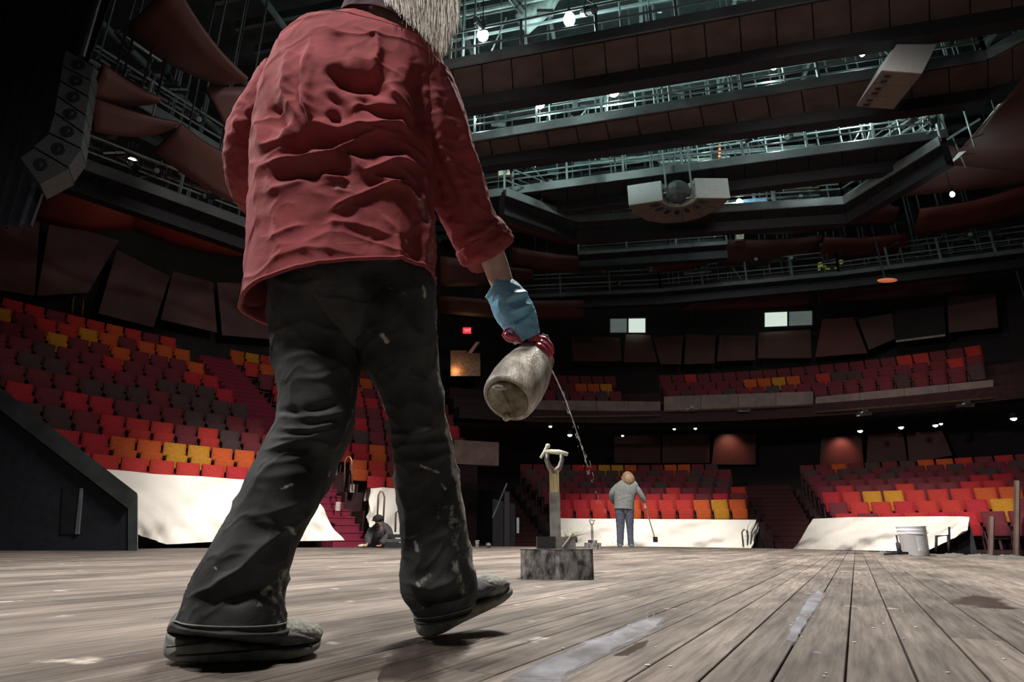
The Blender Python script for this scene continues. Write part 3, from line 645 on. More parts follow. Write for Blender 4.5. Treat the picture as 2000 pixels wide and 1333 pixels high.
# ------------------------------------------------------------------ catwalks
def lantern_meshes():
    a = MB(); a.lathe((0, 0, 0), (0, -.48, 0), [(0, .05), (.02, .085), (.45, .095), (.47, .08), (.97, .08), (1, .085)], 10)
    y = MB(); y.tube([(-.12, -.2, 0), (-.12, -.2, .2), (.12, -.2, .2), (.12, -.2, 0)], .012, 5); y.tube([(0, -.2, .2), (0, -.2, .3)], .02, 6)
    l = MB(); l.lathe((0, -.481, 0), (0, -.49, 0), [(0, .07), (1, .05)], 10)
    return a.mesh('lamp_body', 'lantern'), y.mesh('yoke', 'steeld'), l.mesh('lens', 'lens')
LM = lantern_meshes()
def lantern(P, rz, rx, label, group):
    t = thing('stage_lantern', label, 'stage light', P, group); t.rotation_euler = (rx, 0, rz)
    for nm, me in zip(('lamp_body', 'yoke', 'lens'), LM):
        o = bpy.data.objects.new(nm, me); o.parent = t; col.objects.link(o)
def catwalk(ordn, nL, nR, fL, fR, z, soff='soffit', nj=14, rail=1.05, lamps=8, strip=.24, pipes=4, zup=3.2, clutter=True):
    A, B, C, D = atZ(*nL, z), atZ(*nR, z), atZ(*fR, z), atZ(*fL, z)
    t = thing('catwalk', ordn+' with railings', 'catwalk', (A+B)/2)
    L_ = np.linalg.norm(B-A); d = norm(B-A); nv = norm(np.cross([0, 0, 1], d)); nv = nv if nv[1] > 0 else -nv
    up = np.array([0, 0, 1.])
    b = MB(); b.hexa([A+up*.1, B+up*.1, C+up*.1, D+up*.1], [p+up*.22 for p in (A, B, C, D)]); b.build('deck', 'steeld', t)
    for i in range(nj):
        a, c = (i+.02)/nj, (i+.98)/nj
        q = [lerp(A, B, a), lerp(A, B, c), lerp(D, C, c), lerp(D, C, a)]
        b = MB(); b.hexa(q, [p+up*.06 for p in q]); b.build('soffit_panel', soff, t)
    b = MB(); b.slab([A-nv*.05, B-nv*.05, B-nv*.05+up*strip, A-nv*.05+up*strip], .05, -nv); b.build('fascia_strip', 'strip', t)
    b = MB(); b.hexa([D-up*.32, C-up*.32, C-up*.32+nv*.3, D-up*.32+nv*.3], [p+up*.5 for p in (D, C, C+nv*.3, D+nv*.3)]); b.build('rear_beam', 'black', t)
    b = MB()
    for h in (rail, rail*.55): b.tube([A+up*h, B+up*h], .028, 5)
    b.tube([A+up*strip*1.15, B+up*strip*1.15], .05, 5); b.build('handrail', 'steel', t)
    n_ = max(2, int(L_/1.6))
    for i in range(n_+1):
        p = lerp(A, B, i/n_); b = MB(); b.box(p+up*(strip+(rail-strip)/2), .06, .06, rail-strip+.02); b.build('rail_post', 'steel', t)
    b = MB()
    for h in (rail, rail*.55): b.tube([D+up*h, C+up*h], .025, 5)
    b.build('rear_handrail', 'steel', t)
    if clutter:
        rg = random.Random(ordn); b = MB(); b2 = MB()
        for k in range(pipes):
            off = nv*rg.uniform(.4, 2.0)+up*(rail+.25+k*.42); b.tube([A+off, B+off], rg.choice([.022, .03, .04]), 5)
            off = nv*rg.uniform(.4, 2.0)+up*(rail+.4+k*.42); s0 = rg.uniform(0, .6); b2.tube([lerp(A, B, s0)+off, lerp(A, B, s0+rg.uniform(.15, .4))+off], .05, 6)
        b.build('lighting_pipe', 'steel', t); b2.build('conduit', 'duct', t)
        b = MB(); b3 = MB(); b4 = MB()
        for k in range(int(L_*5)):
            p = lerp(A, B, rg.random())+nv*rg.uniform(.2, 2.2); h = rg.uniform(.5, 2.6)
            r_ = rg.random()
            if r_ < .45: b.tube([p+up*.3, p+up*(zup+1)], .025, 5)
            elif r_ < .7: b3.box(p+up*h, rg.uniform(.1, .5), .15, rg.uniform(.08, .35))
            elif r_ < .85: q = p+d*rg.uniform(-1, 1)+up*rg.uniform(1, 2.4); b.tube([p+up*.4, q], .02, 5)
            else: b4.box(p+up*h, rg.uniform(.1, .6), .04, rg.uniform(.03, .14))
        b.build('hanger_pipe', 'steel', t)['kind'] = 'stuff'
        b3.build('equipment_box', 'steeld', t)['kind'] = 'stuff'; b4.build('bright_fitting', 'tin', t)['kind'] = 'stuff'
    rg = random.Random(ordn+'x'); short = ' '.join(ordn.split()[:7])
    for k in range(lamps):
        p = lerp(A, B, (k+rg.uniform(.2, .8))/lamps)+nv*rg.uniform(.0, .3)+up*(rail+rg.uniform(-.35, .6))
        lantern(p, rg.uniform(-.9, .9), rg.uniform(-.2, .7), f'{ordw(k)} stage lantern from the left on the {short}', f'lanterns on the {short}')
    return t, A, B, C, D
catwalk('topmost catwalk crossing over the stage', (620, 187), (2060, -80), (620, 237), (2060, 0), 10.0, nj=22, lamps=10, pipes=6)
catwalk('second catwalk from the top', (700, 316), (1930, 121), (700, 338), (1930, 172), 10.0, nj=20, lamps=10, pipes=6)
catwalk('bent right end of the second catwalk', (1930, 121), (2080, 42), (1930, 172), (2080, 130), 10.0, nj=3, lamps=2, clutter=False)
catwalk('third catwalk behind the hanging centre speakers', (900, 396), (1850, 272), (900, 420), (1850, 300), 10.0, nj=16, lamps=10, pipes=6, soff='black')
catwalk('fourth catwalk below the centre speakers', (1125, 436), (1650, 402), (1125, 452), (1650, 418), 9.6, nj=10, lamps=6, soff='black', pipes=5)
catwalk('short catwalk left of the fourth catwalk', (985, 385), (1125, 436), (985, 400), (1125, 452), 9.6, nj=3, lamps=2, soff='black', clutter=False)
catwalk('short catwalk right of the fourth catwalk', (1650, 402), (1842, 285), (1650, 418), (1842, 300), 9.6, nj=4, lamps=4, soff='black', clutter=True, pipes=3)
catwalk('highest far gallery catwalk', (1130, 500), (1420, 480), (1130, 508), (1420, 488), 10.2, nj=6, lamps=8, strip=.12, soff='black', pipes=2)
catwalk('far gallery catwalk over the balcony centre', (1290, 572), (1640, 540), (1290, 580), (1640, 548), 9.6, nj=8, lamps=8, strip=.12, soff='black', pipes=2)
catwalk('right far gallery catwalk with a white pipe', (1640, 540), (2060, 488), (1640, 548), (2060, 498), 9.6, nj=8, lamps=5, strip=.12, soff='black', pipes=2)
catwalk('dark centre left far gallery catwalk', (1000, 585), (1290, 572), (1000, 592), (1290, 580), 9.6, nj=6, lamps=4, strip=.12, soff='black', pipes=1, clutter=False)
catwalk('upper left side catwalk', (60, 90), (452, 318), (40, 120), (440, 335), 9.6, nj=8, lamps=9, soff='black', pipes=3, rail=.9)
catwalk('lower left side catwalk', (130, 322), (520, 462), (110, 335), (500, 474), 8.2, nj=8, lamps=8, soff='black', pipes=2, rail=.95)
# overhead grid joists and ducts under the ceiling
gj = thing('ceiling_grid', 'grey green grid of joists high above the catwalks', 'grid', (4, 10, 15))
cd = norm([.974, -.225, 0]); cn = np.array([.225, .974, 0])
for k in range(26):
    b = MB(); c0 = np.array([2, 2, 15.2])+cn*k*.95; b.box(c0+cd*4, 34, .12, .3, [cd, cn, (0, 0, 1)]); b.build('joist', 'strip', gj)
for k in range(12):
    b = MB(); c0 = np.array([0, 13, 14.7])+cd*(k*2.6-12); b.box(c0, .1, 26, .18, [cd, cn, (0, 0, 1)]); b.build('cross_joist', 'steel', gj)
du = thing('air_duct', 'thick grey air duct curving at the top of the picture', 'duct', atZ(1040, 20, 13))
b = MB(); b.tube([atZ(1020, 48, 12.5), atZ(1040, 30, 12.7), atZ(1062, 10, 13), atZ(1085, -30, 13.5)], .28, 12); b.build('duct_pipe', 'duct', du, True)
# work lights
WL = [(943, 68, 'bare work light beside the blond hair', 11, 60), (1112, 38, 'bare work light near the top centre', 11, 60), (922, 208, 'bare work light at the right shoulder of the painter', 10.9, 40), (1055, 201, 'bare work light left of centre on the second catwalk', 10.9, 60),
      (1199, 178, 'brightest bare work light at the centre of the second catwalk', 10.9, 80), (1511, 127, 'small work light above the second catwalk on the right', 11, 25), (1694, 219, 'bare work light under the right speaker cluster', 11, 90),
      (1527, 251, 'small twin work light on the third catwalk', 10.8, 25), (1384, 260, 'faint work light above the third catwalk', 10.9, 10), (1444, 396, 'work light beside the blue sheet', 10.2, 30), (1860, 380, 'small work light on the right red panel', 9.2, 12),
      (1856, 195, 'tiny work light at the upper end of the stair rail', 10.9, 12), (1684, 105, 'tiny work light left of the right speakers', 11.2, 12)]
for x, y, lab, z, e in WL:
    P = atZ(x, y, z); t = thing('work_light', lab, 'lamp', P); r = (.13 if e >= 60 else .10 if e > 20 else .06)
    b = MB(); b.ball(P, r, 12, (1, 1, 1.25)); b.build('bulb', 'white', t, True)
    b = MB(); b.lathe(P+[0, 0, r*1.2], P+[0, 0, r*1.2+.14], [(0, .05), (.6, .05), (1, .03)], 8); b.tube([P+[0, 0, r*1.2+.14], P+[0, 0, 1.6]], .012, 4); b.build('socket', 'lantern', t)
    point('bulb_glow', tuple(P+np.array([.1, .55, .1])), e*1.6, (.78, 1, .96), .1)
# warm and other lamps
for x, y, R, lab in ((1075, 834, 19.5, 'small white downlight left of the shovel handle'), (1113, 851, 20, 'white downlight behind the poured stream'), (1216, 852, 23, 'paired small downlight above the grey jacket'), (1358, 838, 22, 'small downlight under the balcony centre'),
                     (1317, 839, 22, 'faint downlight beside the centre balcony lamp'), (1680, 843, 22, 'downlight under the right balcony, leftmost'), (1760, 836, 22, 'downlight under the right balcony, second from left'), (1827, 832, 22, 'downlight under the right balcony, third from left'),
                     (1838, 829, 22.5, 'dim downlight touching the third right balcony lamp'), (1980, 819, 20, 'bright downlight at the right edge under the balcony')):
    P = atR(x, y, R); b = MB(); t = thing('downlight', lab, 'lamp', P); s_ = .06 if 'faint' in lab or 'dim' in lab or 'small' in lab else .09
    b.lathe(P+[0, 0, -.01], P+[0, 0, .02], [(0, s_), (1, s_)], 10); b.ball(P, s_*.9, 8, (1, .8, .7)); b.build('glowing_lens', 'warm', t); b = MB(); b.lathe(P+[0, 0, .02], P+[0, 0, .2], [(0, s_*1.3), (1, s_)], 8); b.build('can', 'lantern', t)
spot('balcony_wash_centre', tuple(atR(1425, 835, 25.6)), tuple(atR(1425, 885, 26.6)), 60, 80, (1, .55, .4), .9)
spot('balcony_wash_right', tuple(atR(1645, 845, 25.8)), tuple(atR(1645, 885, 26.6)), 60, 80, (1, .4, .3), .9)
for x, y, Y, lab, r, rot in ((257, 315, 15.2, 'warm oval lamp under the left side catwalk', .16, 0), (258, 375, 15.0, 'warm slanted lamp lighting the red panel', .2, 1)):
    P = atY(x, y, Y); t = thing('house_lamp', lab, 'lamp', P); b = MB()
    if rot: ax = norm(atY(270, 364, Y)-atY(246, 386, Y)); b.tube([P-ax*.2, P-ax*.1, P+ax*.1, P+ax*.2], [.02, .07, .08, .03], 8)
    else: b.ball(P, .13, 10, (1, 1, .5))
    b.build('glowing_face', 'warm', t); b = MB(); b.lathe(P+[0, .05, .06], P+[0, .1, .35], [(0, .15), (1, .07)], 8); b.build('lamp_housing', 'lantern', t)
point('panel_wash', tuple(atY(330, 470, 16.0)), 14, (1, .22, .14), .2)
point('panel_wash_far', tuple(atY(470, 500, 17.0)), 14, (1, .5, .25), .2)
P = atZ(1733, 548, 8.9); t = thing('house_lamp', 'orange glow lamp on the dark panel above the right balcony', 'lamp', P); b = MB(); b.ball(P, .28, 12, (1.3, .5, .25)); b.build('glowing_face', 'orange', t)
b = MB(); b.tube([P+[0, .1, .1], P+[0, .3, 5]], .03, 5); b.build('stem', 'steeld', t)
# red light string, yellow frame, misc bright things among the rigging
t = thing('red_light_string', 'vertical string of orange red lights on the third catwalk', 'lights', atZ(1406, 290, 10.6))
for k in range(9):
    b = MB(); b.ball(atY(1407-k*.3, 256+k*7, 15.5), .045, 6); b.build('red_bulb', 'orange', t)
t = thing('yellow_frame', 'bright yellow braced steel frame on the far right gallery', 'frame', atR(1600, 540, 23))
for q in [((1600, 538), (1600, 514)), ((1600, 515), (1646, 510)), ((1602, 516), (1630, 534)), ((1646, 511), (1622, 536))]:
    b = MB(); b.tube([atR(x, y, 22.5) for x, y in q], .06, 6); b.build('frame_bar', 'yellow', t)
t = thing('white_pipe', 'stepped white pipe on the far right gallery', 'pipe', atR(1858, 470, 21.5))
b = MB(); b.tube([atR(x, y, 21.5) for x, y in ((1858, 498), (1860, 472), (1870, 465), (1895, 460), (1897, 469), (1912, 469), (1914, 458), (1968, 450), (1970, 478))], .045, 6); b.build('pipe_run', 'tin', t)
for (lab, x0, y0, x1, y1, z, m, nm, ct) in (('blue sheet beside the work light on the fourth catwalk', 1452, 390, 1498, 403, 10.2, 'blueb', 'blue_sheet', 'sheet'), ('yellow plank ledge left of the blue sheet', 1408, 398, 1440, 406, 10.1, 'pale', 'ledge', 'ledge'),
                                    ('long pale ceiling fitting right of the centre speakers', 1532, 357, 1602, 371, 10.6, 'pale', 'fitting', 'fitting'), ('pale yellow panel above the long fitting', 1668, 332, 1710, 345, 10.9, 'yellow', 'glowing_board', 'board'),
                                    ('white tube over the centre speakers', 1300, 318, 1331, 325, 10.3, 'tin', 'tube_lamp', 'lamp'), ('pale round drum on the left of the third catwalk', 974, 330, 996, 343, 10.4, 'pale', 'drum', 'drum'),
                                    ('crumpled pale cloth on the fourth catwalk', 1145, 402, 1165, 418, 10.1, 'pale', 'crumpled_cloth', 'cloth'), ('yellow box on the far gallery right of the centre speakers', 1438, 453, 1453, 468, 10.6, 'pale', 'box', 'box')):
    P = [atZ(x0, y1, z), atZ(x1, y1-abs(x1-x0)*.12, z), atZ(x1, y0-abs(x1-x0)*.12, z), atZ(x0, y0, z)]; Y_ = P[0][1]
    P = [atY(*xy, Y_) for xy in ((x0, y1), (x1, y1-abs(x1-x0)*.1), (x1, y0-abs(x1-x0)*.1), (x0, y0))]
    b = MB(); b.slab(P, .12, (0, 1, 0)); tag(b.build(nm, m), lab, ct)
t = thing('stair_rail', 'slanting pale stair rail at the right end of the third catwalk', 'stair rail', atZ(1800, 240, 10.3))
for q, m in ((((1735, 268), (1795, 222)), 'steel'), (((1768, 258), (1852, 200)), 'duct'), (((1750, 262), (1750, 230)), 'steel'), (((1765, 262), (1765, 228)), 'steel'), (((1799, 262), (1796, 200)), 'steel'), (((1836, 262), (1832, 195)), 'steel'), (((1735, 232), (1850, 214)), 'steel')):
    b = MB(); b.tube([atY(x, y, 15.2) for x, y in q], .05, 5); b.build('rail_bar', m, t)

# ------------------------------------------------------------------ speaker clusters
def cluster(label, cx, cy, z, R0, R1, h, face, span, n=7):
    """horizontal fan of cabinets hung at height z, opening away from the stage"""
    C = atZ(cx, cy, z); t = thing('speaker_cluster', label, 'speakers', C)
    for i in range(n):
        a0, a1 = face+span*(i/n-.5), face+span*((i+.97)/n-.5)
        def Q(R, a, zz): a = math.radians(a); return C+np.array([R*math.sin(a), R*math.cos(a), zz])
        b = MB(); B = [Q(R0, a0, 0), Q(R0, a1, 0), Q(R1, a1, 0), Q(R1, a0, 0)]; b.hexa(B, [p+np.array([0, 0, h]) for p in B]); o = b.build('cabinet', 'speaker', t)
        b = MB(); am = math.radians((a0+a1)/2); B = [Q(R0+.03, a0+.4, -.02), Q(R0+.03, a1-.4, -.02), Q(R1-.02, a1-.2, -.02), Q(R1-.02, a0+.2, -.02)]; b.hexa(B, [p+np.array([0, 0, .03]) for p in B]); b.build('cabinet_base', 'speakb', o)
        b = MB()
        for k in range(3):
            p = C+np.array([math.sin(am), math.cos(am), 0])*(R0+.16+.07*k)+np.array([0, 0, -.05]); b.box(p, .12, .035, .03)
        b.build('rigging_slot', 'black', o)
    b = MB(); b.ball(C+[0, R0*.35, h*.45], R0*.8, 10, (1, .8, .9)); b.build('cable_bundle', 'steeld', t)
    b = MB()
    rg = random.Random(4)
    for k in range(22):
        a = math.radians(face+span*(rg.random()-.5)); p = C+np.array([math.sin(a)*R0*.93, math.cos(a)*R0*.93, rg.uniform(.1, h-.1)]); q = p+np.array([rg.uniform(-.3, .3), 0, rg.uniform(-.2, .2)]); b.tube([p, (p+q)/2-[0, .05, .05], q], .015, 5)
    b.build('cable', 'tin', t)['kind'] = 'stuff'
    b = MB()
    for x in (-.35, .35): b.tube([C+[x, 0, h*.5], C+[x, 0, 17-z]], .03, 5)
    b.build('suspension_rod', 'steel', t)
cluster('fan shaped cluster of pale speakers hanging at the centre', 1328, 386, 9.0, .46, 1.38, .62, 8, 164)
t = thing('speaker_cluster', 'tilted pale speaker stack with brown underside hanging at the upper right', 'speakers', atY(1765, 105, 9.2))
fq = [(1722, 137), (1801, 143), (1835, 75), (1764, 65)]; dv = norm([.06, 1, 0])
for i in range(3):
    off = dv*(.34*i); q = [atY(x, y, 9.4)+off for x, y in fq]; bc = MB(); bc.slab(q, .33, dv); cb = bc.build('cabinet', 'speaker', t)
    e0, e1 = q[0], q[1]; dn = norm(q[0]-q[3]); bc = MB(); bc.hexa([e0+dn*.0, e1+dn*.0, e1+dv*.33, e0+dv*.33], [p+dn*.03 for p in (e0, e1, e1+dv*.33, e0+dv*.33)]); bc.build('cabinet_base', 'speakb', cb)
    for k in range(2): bc = MB(); bc.box(lerp(e0, e1, .22)+dv*(.10+.14*k)+dn*.04, .12, .05, .03); bc.build('rigging_slot', 'black', cb)
bc = MB(); bc.tube([atY(1766, 66, 9.5), atY(1766, 66, 9.5)+[0, 0, 6.5]], .025, 5); bc.tube([atY(1830, 78, 10.2), atY(1830, 78, 10.2)+[0, 0, 6.5]], .025, 5); bc.build('suspension_rod', 'steel', t)
# line array on the left
la = thing('line_array_speaker', 'dark curved line array speaker column at the upper left', 'speaker', atY(120, 110, 8))
edgeL = [(128, 98), (122, 130), (118, 160), (112, 190), (107, 222), (96, 262), (66, 290), (40, 312)]
edgeR = [(183, 130), (178, 160), (173, 192), (168, 228), (163, 262), (158, 292), (134, 330), (78, 364)]
for i in range(7):
    q = [atY(*edgeL[i], 5.6), atY(*edgeR[i], 5.7), atY(edgeR[i+1][0], edgeR[i+1][1]-4, 5.7), atY(edgeL[i+1][0], edgeL[i+1][1]-4, 5.6)]
    b = MB(); b.slab(q, .35, (-.45, .9, 0)); c = b.build('array_cabinet', 'array', la)
    cen = sum(q)/4; u = norm(q[1]-q[0]); v = norm(q[3]-q[0]); nn = norm(np.cross(u, v)); nn = nn if nn[1] < 0 else -nn
    b = MB(); b.lathe(cen, cen+nn*.02, [(0, .075), (1, .07)], 14); b.lathe(cen+nn*.02, cen+nn*.03, [(0, .035), (1, .02)], 10); b.build('driver', 'lantern', c)
b = MB(); b.tube([atY(160, 110, 5.8), atY(160, 110, 5.8)+[0, 0, 9]], .03, 6); b.build('suspension_rod', 'steeld', la)
# black drape upper left
def drape(b):
    pts = [(-120, 0), (60, 0), (230, -40)]
    X = np.linspace(0, 1, 46); V = []
    for i, s in enumerate(X):
        top = atY(-160+s*400, -60, 6.2); bot = lerp(atY(-160, 455, 6.2), atY(62, 440, 6.2), s)
        wv = .06*math.sin(s*60)
        for k in range(13):
            t = k/12; p = lerp(top, bot, t)+np.array([0, wv, 0]); V.append(p)
    b.add(V, [(i*13+k, i*13+k+1, i*13+14+k, i*13+13+k) for i in range(45) for k in range(12)])
tag(one(drape, 'stage_drape', 'drape', None, True), 'black stage drape hanging at the upper left corner', 'drape')

# ------------------------------------------------------------------ handrails
def rail_loop(px, Y, lab, m='brass', r=.022, name='handrail'):
    b = MB(); b.tube([atY(x, y, Y) for x, y in px], r, 6); tag(b.build(name, m, None, True), lab, 'handrail')
rail_loop([(140, 622), (143, 585), (148, 577), (158, 577), (163, 585), (160, 622)], 20, 'looped brass handrail at the top of the left bank', r=.035)
rail_loop([(737, 1012), (739, 968), (743, 960), (748, 962), (751, 972), (748, 1030)], 14.4, 'looped dark handrail standing before the small tarp', 'fascia')
rail_loop([(772, 1040), (773, 1003), (777, 999), (782, 1003)], 14.2, 'low looped handrail half behind the right trouser leg', 'fascia')
rail_loop([(672, 950), (674, 900), (678, 893), (684, 893), (687, 900), (688, 960)], 15.5, 'looped orange brown handrail beside the crimson stairs')
rail_loop([(1452, 1070), (1449, 1040), (1453, 1035), (1460, 1038), (1460, 1068), (1466, 1066), (1468, 1040), (1478, 1020), (1481, 1026), (1474, 1050), (1470, 1070)], 17.9, 'curled handrail in front of the middle tarp end', 'steeld')
rail_loop([(1828, 1078), (1829, 1048), (1852, 1046), (1853, 1078)], 14.4, 'square dark handrail at the end of the right tarp', 'black', .03)
rail_loop([(1854, 1030), (1854, 1078)], 14.5, 'thin post under the right tarp end', 'black')
for i, x in enumerate((1935, 1985)):
    b = MB(); b.tube([atY(x, 1086, 14.5), atY(x+2, 1010-i*70, 14.5)], .06, 6); tag(b.build('post', 'fascia'), ['slim brown post under the right bank', 'thick brown post at the right edge under the bank'][i], 'post')
for (q, lab) in ((((962, 1012), (990, 945)), 'thin grey handrail slanting up beside the vomitory'),):
    b = MB(); b.tube([atR(x, y, 15) for x, y in q], .025, 6); tag(b.build('handrail', 'steel'), lab, 'handrail')

# ------------------------------------------------------------------ cloth lofts
def crom(A, t):
    """Catmull-Rom through rows of A, t in [0, n-1]"""
    A = np.asarray(A, float); n = len(A); i = np.clip(np.floor(t).astype(int), 0, n-2); f = (t-i)[:, None]
    p0, p1, p2, p3 = A[np.maximum(i-1, 0)], A[i], A[i+1], A[np.minimum(i+2, n-1)]
    return .5*((2*p1)+(-p0+p2)*f+(2*p0-5*p1+4*p2-p3)*f**2+(-p0+3*p1-3*p2+p3)*f**3)
def seg_amp(px, py, pts, wd, pw=2):
    """gaussian ridge along a polyline, fading to nothing at both ends"""
    Ls = [math.hypot(b[0]-a[0], b[1]-a[1]) for a, b in zip(pts[:-1], pts[1:])]; Lt = sum(Ls); d = np.full(px.shape, 1e9); T = np.zeros(px.shape); acc = 0
    for ((x0, y0), (x1, y1)), l in zip(zip(pts[:-1], pts[1:]), Ls):
        t = np.clip(((px-x0)*(x1-x0)+(py-y0)*(y1-y0))/(l*l+1e-9), 0, 1); e = np.hypot(px-x0-t*(x1-x0), py-y0-t*(y1-y0)); m = e < d
        d = np.where(m, e, d); T = np.where(m, (acc+t*l)/Lt, T); acc += l
    f = np.clip(np.minimum(T, 1-T)/.28, 0, 1); f = f*f*(3-2*f)
    return np.exp(-(d/(wd*(.65+.5*f)))**pw)*(.12+.88*f)
def crumple(P, f, seed):
    n = vnoise(P*np.array([1, 1, 1.5]), f, seed, 2); n2 = vnoise(P, f*1.9, seed+9, 2)
    return np.clip(1-np.abs(n)*2.6, 0, 1)**2*.9+np.clip(1-np.abs(n2)*2.6, 0, 1)**2*.45-.35
def warp(px, py, P, seed): return px+7*vnoise(P, 16, seed+1)+2*vnoise(P, 60, seed+3), py+6*vnoise(P, 16, seed+2)
def seg_dist(px, py, pts):
    d = np.full(px.shape, 1e9)
    for (x0, y0), (x1, y1) in zip(pts[:-1], pts[1:]):
        dx, dy = x1-x0, y1-y0; L2 = dx*dx+dy*dy+1e-9; t = np.clip(((px-x0)*dx+(py-y0)*dy)/L2, 0, 1)
        d = np.minimum(d, np.hypot(px-x0-t*dx, py-y0-t*dy))
    return d
def vnoise(P, f, seed=0, octs=3):
    """cheap smooth pseudo noise from sines"""
    r = np.random.default_rng(seed); out = np.zeros(len(P)); a = 1
    for o in range(octs):
        for k in range(4):
            w_ = r.normal(size=3)*f; out += a*np.sin(P@w_+r.uniform(0, 6.28))/4
        f *= 2.1; a *= .5
    return out
def loft(rings, nseg, nsub, folds=(), noise=0, nf=20, seed=0, sup=2.0, paint=(), thick=0, caps=False, noise2=None):
    """rings: (Lx,Ly, Rx,Ry, YL, YR, halfdepth). Returns verts, faces, paint values"""
    rows = []
    for (lx, ly, rx, ry, YL, YR, b) in rings: rows.append(list(atY(lx, ly, YL))+list(atY(rx, ry, YR))+[b])
    T = np.linspace(0, len(rows)-1, nsub); Rw = crom(rows, T); Lp, Rp, bb = Rw[:, :3], Rw[:, 3:6], Rw[:, 6]
    Cn = (Lp+Rp)/2; U = (Rp-Lp)/2; a = np.linalg.norm(U, axis=1); Uh = U/a[:, None]
    ax = np.gradient(Cn, axis=0); V = np.cross(Uh, ax); V /= np.linalg.norm(V, axis=1)[:, None]; V[V[:, 1] > 0] *= -1
    th = np.linspace(0, 2*math.pi, nseg, endpoint=False); c, s = np.cos(th), np.sin(th)
    ce, se = np.sign(c)*np.abs(c)**(2/sup), np.sign(s)*np.abs(s)**(2/sup)
    P = Cn[:, None]+ce[None, :, None]*U[:, None]+se[None, :, None]*(V*bb[:, None])[:, None]
    N = c[None, :, None]*Uh[:, None]*bb[:, None, None]+s[None, :, None]*V[:, None]*a[:, None, None]; N /= np.linalg.norm(N, axis=2)[:, :, None]
    face = np.clip(.4+s, 0, 1); P2 = P.reshape(-1, 3); px, py, _ = proj(P2); D = np.zeros(len(P2))
    wx, wy = warp(px, py, P2, seed) if folds else (px, py)
    for pts, wd, amp in folds: D += amp*seg_amp(wx, wy, pts, wd, 1.35 if amp > 0 else 2)
    D = D.reshape(P.shape[:2])*face[None]
    if noise: D += noise*(.7*vnoise(P2, nf, seed)+1.1*crumple(P2, nf, seed)).reshape(D.shape)
    P = P+N*D[:, :, None]; pv = np.zeros(len(P2))
    for pts, wd, amp in paint: pv = np.maximum(pv, amp*np.exp(-(seg_dist(px, py, pts)/wd)**2))
    vs = P.reshape(-1, 3); m = nsub; fs = [(i*nseg+k, i*nseg+(k+1) % nseg, (i+1)*nseg+(k+1) % nseg, (i+1)*nseg+k) for i in range(m-1) for k in range(nseg)]
    if caps: fs += [tuple(range(nseg))[::-1], tuple((m-1)*nseg+k for k in range(nseg))]
    return vs, fs, pv
def tube_loft(path, nseg, nsub, folds=(), noise=0, nf=20, seed=0, paint=(), caps=False):
    """path: (px,py,Y,r)"""
    rows = [list(atY(x, y, Y))+[r] for x, y, Y, r in path]; T = np.linspace(0, len(rows)-1, nsub); R = crom(rows, T); C, rr = R[:, :3], R[:, 3]
    ax = np.gradient(C, axis=0); ax /= np.linalg.norm(ax, axis=1)[:, None]; ref = np.array([0, -1., 0])
    U = np.cross(ax, ref); U /= np.linalg.norm(U, axis=1)[:, None]; V = np.cross(ax, U); V[V[:, 1] > 0] *= -1
    th = np.linspace(0, 2*math.pi, nseg, endpoint=False); c, s = np.cos(th), np.sin(th)
    N = c[None, :, None]*U[:, None]+s[None, :, None]*V[:, None]; P = C[:, None]+N*rr[:, None, None]
    P2 = P.reshape(-1, 3); px, py, _ = proj(P2); D = np.zeros(len(P2))
    wx, wy = warp(px, py, P2, seed) if folds else (px, py)
    for pts, wd, amp in folds: D += amp*seg_amp(wx, wy, pts, wd, 1.35 if amp > 0 else 2)
    D = D.reshape(P.shape[:2])*np.clip(.4+s, 0, 1)[None]
    if noise: D += noise*(.7*vnoise(P2, nf, seed)+1.1*crumple(P2, nf, seed)).reshape(D.shape)
    P = P+N*D[:, :, None]; pv = np.zeros(len(P2))
    for pts, wd, amp in paint: pv = np.maximum(pv, amp*np.exp(-(seg_dist(px, py, pts)/wd)**2))
    fs = [(i*nseg+k, i*nseg+(k+1) % nseg, (i+1)*nseg+(k+1) % nseg, (i+1)*nseg+k) for i in range(nsub-1) for k in range(nseg)]
    if caps: fs += [tuple(range(nseg))[::-1], tuple((nsub-1)*nseg+k for k in range(nseg))]
    return P.reshape(-1, 3), fs, pv
def cloth_obj(name, parts, m, parent, solid=.003, merge=None):
    b = MB(); pv = []
    for vs, fs, p in parts: b.add(vs, fs); pv.append(p)
    o = b.build(name, m, parent, True); a = o.data.color_attributes.new('paint', 'FLOAT_COLOR', 'POINT')
    a.data.foreach_set('color', np.repeat(np.concatenate(pv), 4))
    if merge:
        md = o.modifiers.new('remesh', 'REMESH'); md.mode = 'VOXEL'; md.voxel_size = merge; md.use_smooth_shade = True
    if solid: md = o.modifiers.new('solid', 'SOLIDIFY'); md.thickness = solid; md.offset = -1
    return o
def skin(name, joints, edges, m, parent, levels=2, root=0):
    """joints: (xyz, rx, ry)"""
    me = bpy.data.meshes.new(name); me.from_pydata([tuple(map(float, j[0])) for j in joints], edges, []); me.materials.append(M[m])
    o = bpy.data.objects.new(name, me); col.objects.link(o)
    md = o.modifiers.new('skin', 'SKIN'); md.use_smooth_shade = True; md.branch_smoothing = .4
    for i, j in enumerate(joints):
        v = me.skin_vertices[0].data[i]; v.radius = (j[1], j[2] if len(j) > 2 else j[1]); v.use_root = (i == root)
    s = o.modifiers.new('sub', 'SUBSURF'); s.levels = levels; s.render_levels = levels
    if parent: o.parent = parent; o.matrix_parent_inverse = Matrix.Translation(-Vector(parent.location))
    return o
def bake(o):
    dg = bpy.context.evaluated_depsgraph_get(); me = bpy.data.meshes.new_from_object(o.evaluated_get(dg)); o.modifiers.clear(); o.data = me; return o

